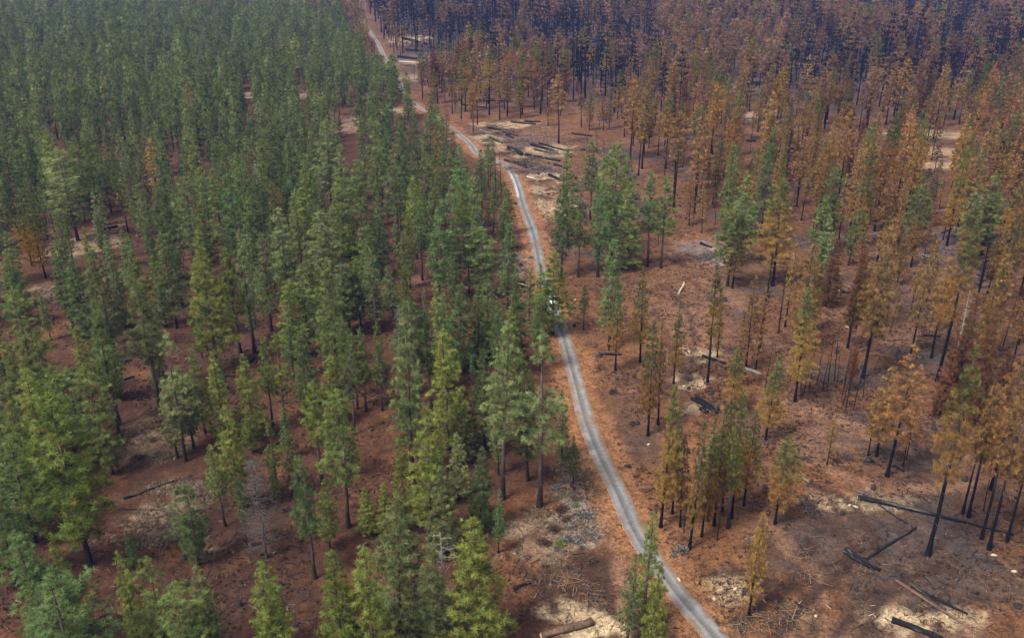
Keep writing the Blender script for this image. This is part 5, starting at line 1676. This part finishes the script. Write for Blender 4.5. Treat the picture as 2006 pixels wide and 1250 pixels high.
lab_b = auto_labels(BRUSH, 'tangled slash pile of dark branches')
for i, (x, y) in enumerate(BRUSH):
    n = 110 if y > 250 else 75
    k = 1.0 if y < 250 else 1.35
    pts = np.stack([r.normal(0, 1.4 * k, n), r.normal(0, 1.1 * k, n), np.abs(r.normal(0, 0.35 * k, n))], 1)
    me = stick_mesh('slash_pile', pts, r.uniform(0.8, 2.8, n) * k, [(0.03, 0.026, 0.024), (0.08, 0.06, 0.05), (0.16, 0.12, 0.09), (0.20, 0.10, 0.04)] if i < 16 else [(0.16, 0.14, 0.125), (0.07, 0.06, 0.055), (0.11, 0.075, 0.055)], (0.03, 0.1) if y > 250 else (0.02, 0.06), 0.3)
    tag(obj('slash_pile', me, None, (x, y, ground_z(x, y))), lab_b[i], 'brush pile', 'slash piles')

lab_r = auto_labels(ROCKS, 'small pale cut block')
for i, (x, y) in enumerate(ROCKS):
    q = r.uniform(0.25, 0.5)
    V, F = tube([(-q, 0, 0.1), (-q * .3, 0.05, 0.16), (q, 0, 0.12)], [0.18, 0.24, 0.17], 7)
    V += r.normal(0, 0.03, V.shape)
    b = obj('wood_block', mesh_np('wood_block', V, [F, np.array([list(range(7))[::-1]]), np.array([list(range(14, 21))])], np.tile((0.30, 0.24, 0.17), (21, 1)), [M_LITTER]), None, (x, y, ground_z(x, y)))
    b.rotation_euler = (0, 0, r.uniform(0, 6.28))
    tag(b, lab_r[i], 'wood block', 'pale cut wood pieces')

# ------------------------------------------------------------------ litter nobody could count
def scatter(n, xr, yr, keep):
    out = []
    while len(out) < n:
        x, y = r.uniform(*xr, 4000), r.uniform(*yr, 4000)
        k = keep(x, y) > r.random(4000)
        out += list(zip(x[k], y[k]))
    out = np.array(out[:n])
    zz = np.array([ground_z(a, b) for a, b in out])
    return np.column_stack([out, zz])


def keep_road(x, y):
    d = np.abs(x - road_x(y))
    fr = (np.abs(x) < 0.6 * (0.912 * y + 39) + 4)
    return (d > 4) * fr * np.clip(170 / y, 0, 1) ** 2 * sstep(0.36, 0.62, vnoise(x, y, 9, 71, 3))


p = scatter(15000, (-140, 190), (100, 360), keep_road)
o = obj('forest_litter', stick_mesh('forest_litter', p, r.uniform(0.4, 2.2, len(p)) ** 1.3, [(0.010, 0.009, 0.009), (0.03, 0.02, 0.016), (0.06, 0.038, 0.026), (0.11, 0.085, 0.065), (0.012, 0.010, 0.010), (0.02, 0.015, 0.013)], (0.03, 0.10)))
o['kind'] = 'stuff'
o['label'] = 'scattered dead sticks and twigs on the forest floor'


def keep_saw(x, y):
    slash = ((x - 14) / 34) ** 2 + ((y - 395) / 46) ** 2 < 1
    w_ = np.zeros(len(x))
    for px, py, rx, ry, kind, s in PATCHES:
        if kind in ('saw', 'grey'):
            w_ = np.maximum(w_, s * (((x - px) / (rx * 1.3)) ** 2 + ((y - py) / (ry * 1.3)) ** 2 < 1))
    return np.maximum(w_ * 0.6, slash * 0.9 * (np.abs(x - road_x(y)) > 4))


p = scatter(4500, (-25, 110), (100, 445), keep_saw)
o = obj('wood_chips', stick_mesh('wood_chips', p, r.uniform(0.3, 1.6, len(p)), [(0.30, 0.22, 0.14), (0.2, 0.14, 0.09), (0.05, 0.035, 0.028), (0.014, 0.012, 0.012), (0.36, 0.28, 0.19), (0.03, 0.02, 0.017)], (0.02, 0.06), 0.2))
o['kind'] = 'stuff'
o['label'] = 'pale splinters and dark twigs strewn over the sawdust patches'


def keep_grass(x, y):
    w_ = np.zeros(len(x))
    for px, py, rx, ry, kind, s in PATCHES:
        if kind == 'grass':
            w_ = np.maximum(w_, s * (((x - px) / (rx * 1.2)) ** 2 + ((y - py) / (ry * 1.2)) ** 2 < 1) * (y < 330))
    return w_ * (x < road_x(y) - 3) * sstep(0.35, 0.6, vnoise(x, y, 4, 72, 2))


def tufts(name, p, blades, L, cols, wid=0.1):
    n = len(p)
    q = np.random.default_rng(n + blades)
    D = q.normal(0, 0.6, (n, blades, 3)) + (0, 0, 0.8)
    D /= np.linalg.norm(D, axis=2)[:, :, None]
    D[:, :, 2] = np.abs(D[:, :, 2])
    l_ = q.uniform(L[0], L[1], (n, blades, 1))
    sd_ = np.cross(D, q.normal(0, 1, (n, blades, 3)))
    sd_ /= np.linalg.norm(sd_, axis=2)[:, :, None]
    b = p[:, None, :] + q.normal(0, 0.15, (n, blades, 3)) * (1, 1, 0.2)
    V = np.stack([b - sd_ * l_ * wid, b + sd_ * l_ * wid, b + D * l_], 2).reshape(-1, 3)
    c_ = np.array(cols)[q.integers(0, len(cols), n)] * q.uniform(0.7, 1.25, (n, 1))
    return mesh_np(name, V, np.arange(n * blades * 3).reshape(-1, 3), np.repeat(np.repeat(c_, blades, 0), 3, 0), [M_LITTER])


p = scatter(3800, (-110, 40), (100, 330), keep_grass)
o = obj('dry_grass', tufts('dry_grass', p, 9, (0.2, 0.6), [(0.19, 0.14, 0.085), (0.14, 0.095, 0.06), (0.10, 0.08, 0.06), (0.22, 0.17, 0.115), (0.07, 0.045, 0.03)]))
o['kind'] = 'stuff'
o['label'] = 'pale dead grass in patches on the forest floor'
p = scatter(14000, (-140, 190), (100, 360), lambda x, y: keep_road(x, y) * 0.8)
o = obj('undergrowth', tufts('undergrowth', p, 12, (0.2, 0.7), [(0.07, 0.032, 0.018), (0.04, 0.02, 0.013), (0.10, 0.048, 0.022), (0.025, 0.016, 0.013)], 0.14))
o['kind'] = 'stuff'
o['label'] = 'low scorched brown undergrowth on the forest floor'

# ------------------------------------------------------------------ white pickup on the road, mostly hidden behind a pine
M_WHITE = plain('white_paint', (0.78, 0.79, 0.80), 0.25)
M_GLASS = plain('window_glass', (0.05, 0.07, 0.10), 0.05)
M_TYRE = plain('tyre_rubber', (0.02, 0.02, 0.02), 0.9)
M_DARK = plain('dark_plastic', (0.03, 0.03, 0.035), 0.5)
M_CHROME = plain('rim_metal', (0.5, 0.5, 0.52), 0.3, 0.9)
M_LAMP = plain('lamp_lens', (0.7, 0.72, 0.75), 0.1)
M_RED = plain('tail_lens', (0.4, 0.02, 0.02), 0.2)


def extrude_profile(prof, hw, taper=None):
    """side profile (y, z) pushed out to both sides; taper(z) narrows it"""
    n = len(prof)
    V = []
    for s in (-1, 1):
        for y, z in prof:
            V.append((s * hw * (taper(z) if taper else 1), y, z))
    F = [list(range(n)), list(range(2 * n - 1, n - 1, -1))] + [[k, n + k, n + (k + 1) % n, (k + 1) % n] for k in range(n)]
    return V, F


def py_mesh(name, V, F, mat, bevel=0.0):
    import bmesh
    me = bpy.data.meshes.new(name)
    me.from_pydata([tuple(v) for v in V], [], F)
    bm = bmesh.new()
    bm.from_mesh(me)
    bmesh.ops.recalc_face_normals(bm, faces=bm.faces)
    if bevel:
        bmesh.ops.bevel(bm, geom=list(bm.edges), offset=bevel, segments=2, affect='EDGES', clamp_overlap=True)
    bm.to_mesh(me)
    bm.free()
    me.materials.append(mat)
    return me


truck = bpy.data.objects.new('pickup_truck', None)
COL.objects.link(truck)
(tx0, ty0), (tx1, ty1) = TRUCK
tc_ = ((tx0 + tx1) / 2, (ty0 + ty1) / 2)
tc_ = (float(road_x(tc_[1])) + 0.25, tc_[1])
truck.location = (tc_[0], tc_[1], 0.05)
truck.rotation_euler = (0, 0, math.atan2(-(road_x(tc_[1] + 6) - road_x(tc_[1] - 6)), 12) + math.pi)
tag(truck, 'white pickup truck on the gravel road, mostly hidden behind the leafy roadside pine', 'pickup truck')
body = [(-2.75, 0.5), (-2.75, 1.05), (-2.70, 1.12), (-0.75, 1.12), (-0.7, 1.14), (1.0, 1.14), (2.45, 1.02), (2.7, 0.9), (2.75, 0.5), (2.3, 0.42), (-2.3, 0.42)]
obj('body', py_mesh('body', *extrude_profile(body, 0.98), M_WHITE, 0.05), truck)
cab = [(-0.75, 1.13), (-0.62, 1.78), (-0.4, 1.84), (0.35, 1.84), (0.55, 1.78), (1.25, 1.13)]
obj('cab', py_mesh('cab', *extrude_profile(cab, 0.95, lambda z: 1 - 0.16 * max(0, z - 1.13) / 0.71), M_WHITE, 0.04), truck)


def slab(name, pts, mat, parent):
    p = [np.array(q, float) for q in pts]
    nrm = np.cross(p[1] - p[0], p[2] - p[0])
    nrm /= np.linalg.norm(nrm)
    V = p + [q + nrm * 0.012 for q in p]
    n = len(p)
    return obj(name, py_mesh(name, V, [list(range(n))[::-1], list(range(n, 2 * n))] + [[k, (k + 1) % n, n + (k + 1) % n, n + k] for k in range(n)], mat), parent)


def fx(z):
    return 0.95 * (1 - 0.16 * max(0, z - 1.13) / 0.71) + 0.004


slab('windscreen', [(-0.82, 1.2, 1.2), (0.82, 1.2, 1.2), (0.72, 0.62, 1.74), (-0.72, 0.62, 1.74)], M_GLASS, truck)
slab('rear_window', [(0.8, -0.745, 1.2), (-0.8, -0.745, 1.2), (-0.72, -0.64, 1.72), (0.72, -0.64, 1.72)], M_GLASS, truck)
for s in (-1, 1):
    for (ya, yb, yc, yd) in ((0.15, 1.08, 0.52, 0.15), (-0.66, 0.07, 0.07, -0.56)):
        q = [(s * fx(1.2), ya, 1.2), (s * fx(1.2), yb, 1.2), (s * fx(1.72), yc, 1.72), (s * fx(1.72), yd, 1.72)]
        slab('side_window', q if s > 0 else q[::-1], M_GLASS, truck)
    V = [(s * 1.0, 1.0, 1.2), (s * 1.2, 1.0, 1.2), (s * 1.2, 1.0, 1.38), (s * 1.0, 1.0, 1.38), (s * 1.0, 1.12, 1.22), (s * 1.2, 1.12, 1.22), (s * 1.2, 1.12, 1.36), (s * 1.0, 1.12, 1.36)]
    BOX = [[0, 1, 2, 3], [4, 5, 6, 7], [0, 1, 5, 4], [1, 2, 6, 5], [2, 3, 7, 6], [3, 0, 4, 7]]
    obj('wing_mirror', py_mesh('wing_mirror', V, BOX, M_DARK, 0.02), truck)
    slab('headlight', [(s * 0.62, 2.73, 0.72), (s * 0.92, 2.72, 0.72), (s * 0.92, 2.68, 0.9), (s * 0.62, 2.69, 0.9)][::(1 if s < 0 else -1)], M_LAMP, truck)
    slab('tail_light', [(s * 0.8, -2.757, 0.7), (s * 0.95, -2.757, 0.7), (s * 0.95, -2.757, 1.03), (s * 0.8, -2.757, 1.03)][::(1 if s > 0 else -1)], M_RED, truck)
    for yw in (-1.75, 1.75):
        V, F = tube([(s * 0.78, yw, 0.38), (s * 0.80, yw, 0.38), (s * 0.98, yw, 0.38), (s * 1.0, yw, 0.38)], [0.30, 0.38, 0.38, 0.30], 18)
        wh = obj('wheel', mesh_np('wheel', V, F, np.tile((0.02,) * 3, (len(V), 1)), [M_TYRE], smooth=True), truck)
        V, F = tube([(s * 0.90, yw, 0.38), (s * 0.985, yw, 0.38)], [0.23, 0.20], 12)
        obj('rim', mesh_np('rim', V, [F, np.array([list(range(12, 24))])], np.tile((0.5,) * 3, (24, 1)), [M_CHROME]), wh)
BOX = [[0, 1, 2, 3], [4, 5, 6, 7], [0, 1, 5, 4], [1, 2, 6, 5], [2, 3, 7, 6], [3, 0, 4, 7]]


def bx(x0, x1, y0, y1, z0, z1):
    return [(x0, y0, z0), (x1, y0, z0), (x1, y1, z0), (x0, y1, z0), (x0, y0, z1), (x1, y0, z1), (x1, y1, z1), (x0, y1, z1)], BOX


obj('front_bumper', py_mesh('front_bumper', *bx(-0.97, 0.97, 2.70, 2.86, 0.42, 0.64), M_DARK, 0.03), truck)
obj('rear_bumper', py_mesh('rear_bumper', *bx(-0.95, 0.95, -2.9, -2.765, 0.5, 0.66), M_CHROME, 0.03), truck)
obj('grille', py_mesh('grille', *bx(-0.55, 0.55, 2.70, 2.765, 0.68, 0.9), M_DARK, 0.01), truck)
obj('cargo_bed', py_mesh('cargo_bed', *bx(-0.84, 0.84, -2.62, -0.85, 1.112, 1.126), M_DARK), truck)

# ------------------------------------------------------------------ haze: one closed box of air round the whole scene
m, nt, out = new_mat('air')
pv = node(nt, 'ShaderNodeVolumePrincipled')
pv.inputs['Color'].default_value = (0.22, 0.38, 1.0, 1)
pv.inputs['Density'].default_value = 0.00006
pv.inputs['Anisotropy'].default_value = 0.0
nt.links.new(pv.outputs[0], out.inputs['Volume'])
V = [(-2500, -420, -2.2), (2500, -420, -2.2), (2500, 3000, -2.2), (-2500, 3000, -2.2), (-2500, -420, 99), (2500, -420, 99), (2500, 3000, 99), (-2500, 3000, 99)]
hz = obj('haze', py_mesh('haze', V, BOX, m))
hz['kind'] = 'stuff'
hz['label'] = 'thin bluish haze over the whole forest'
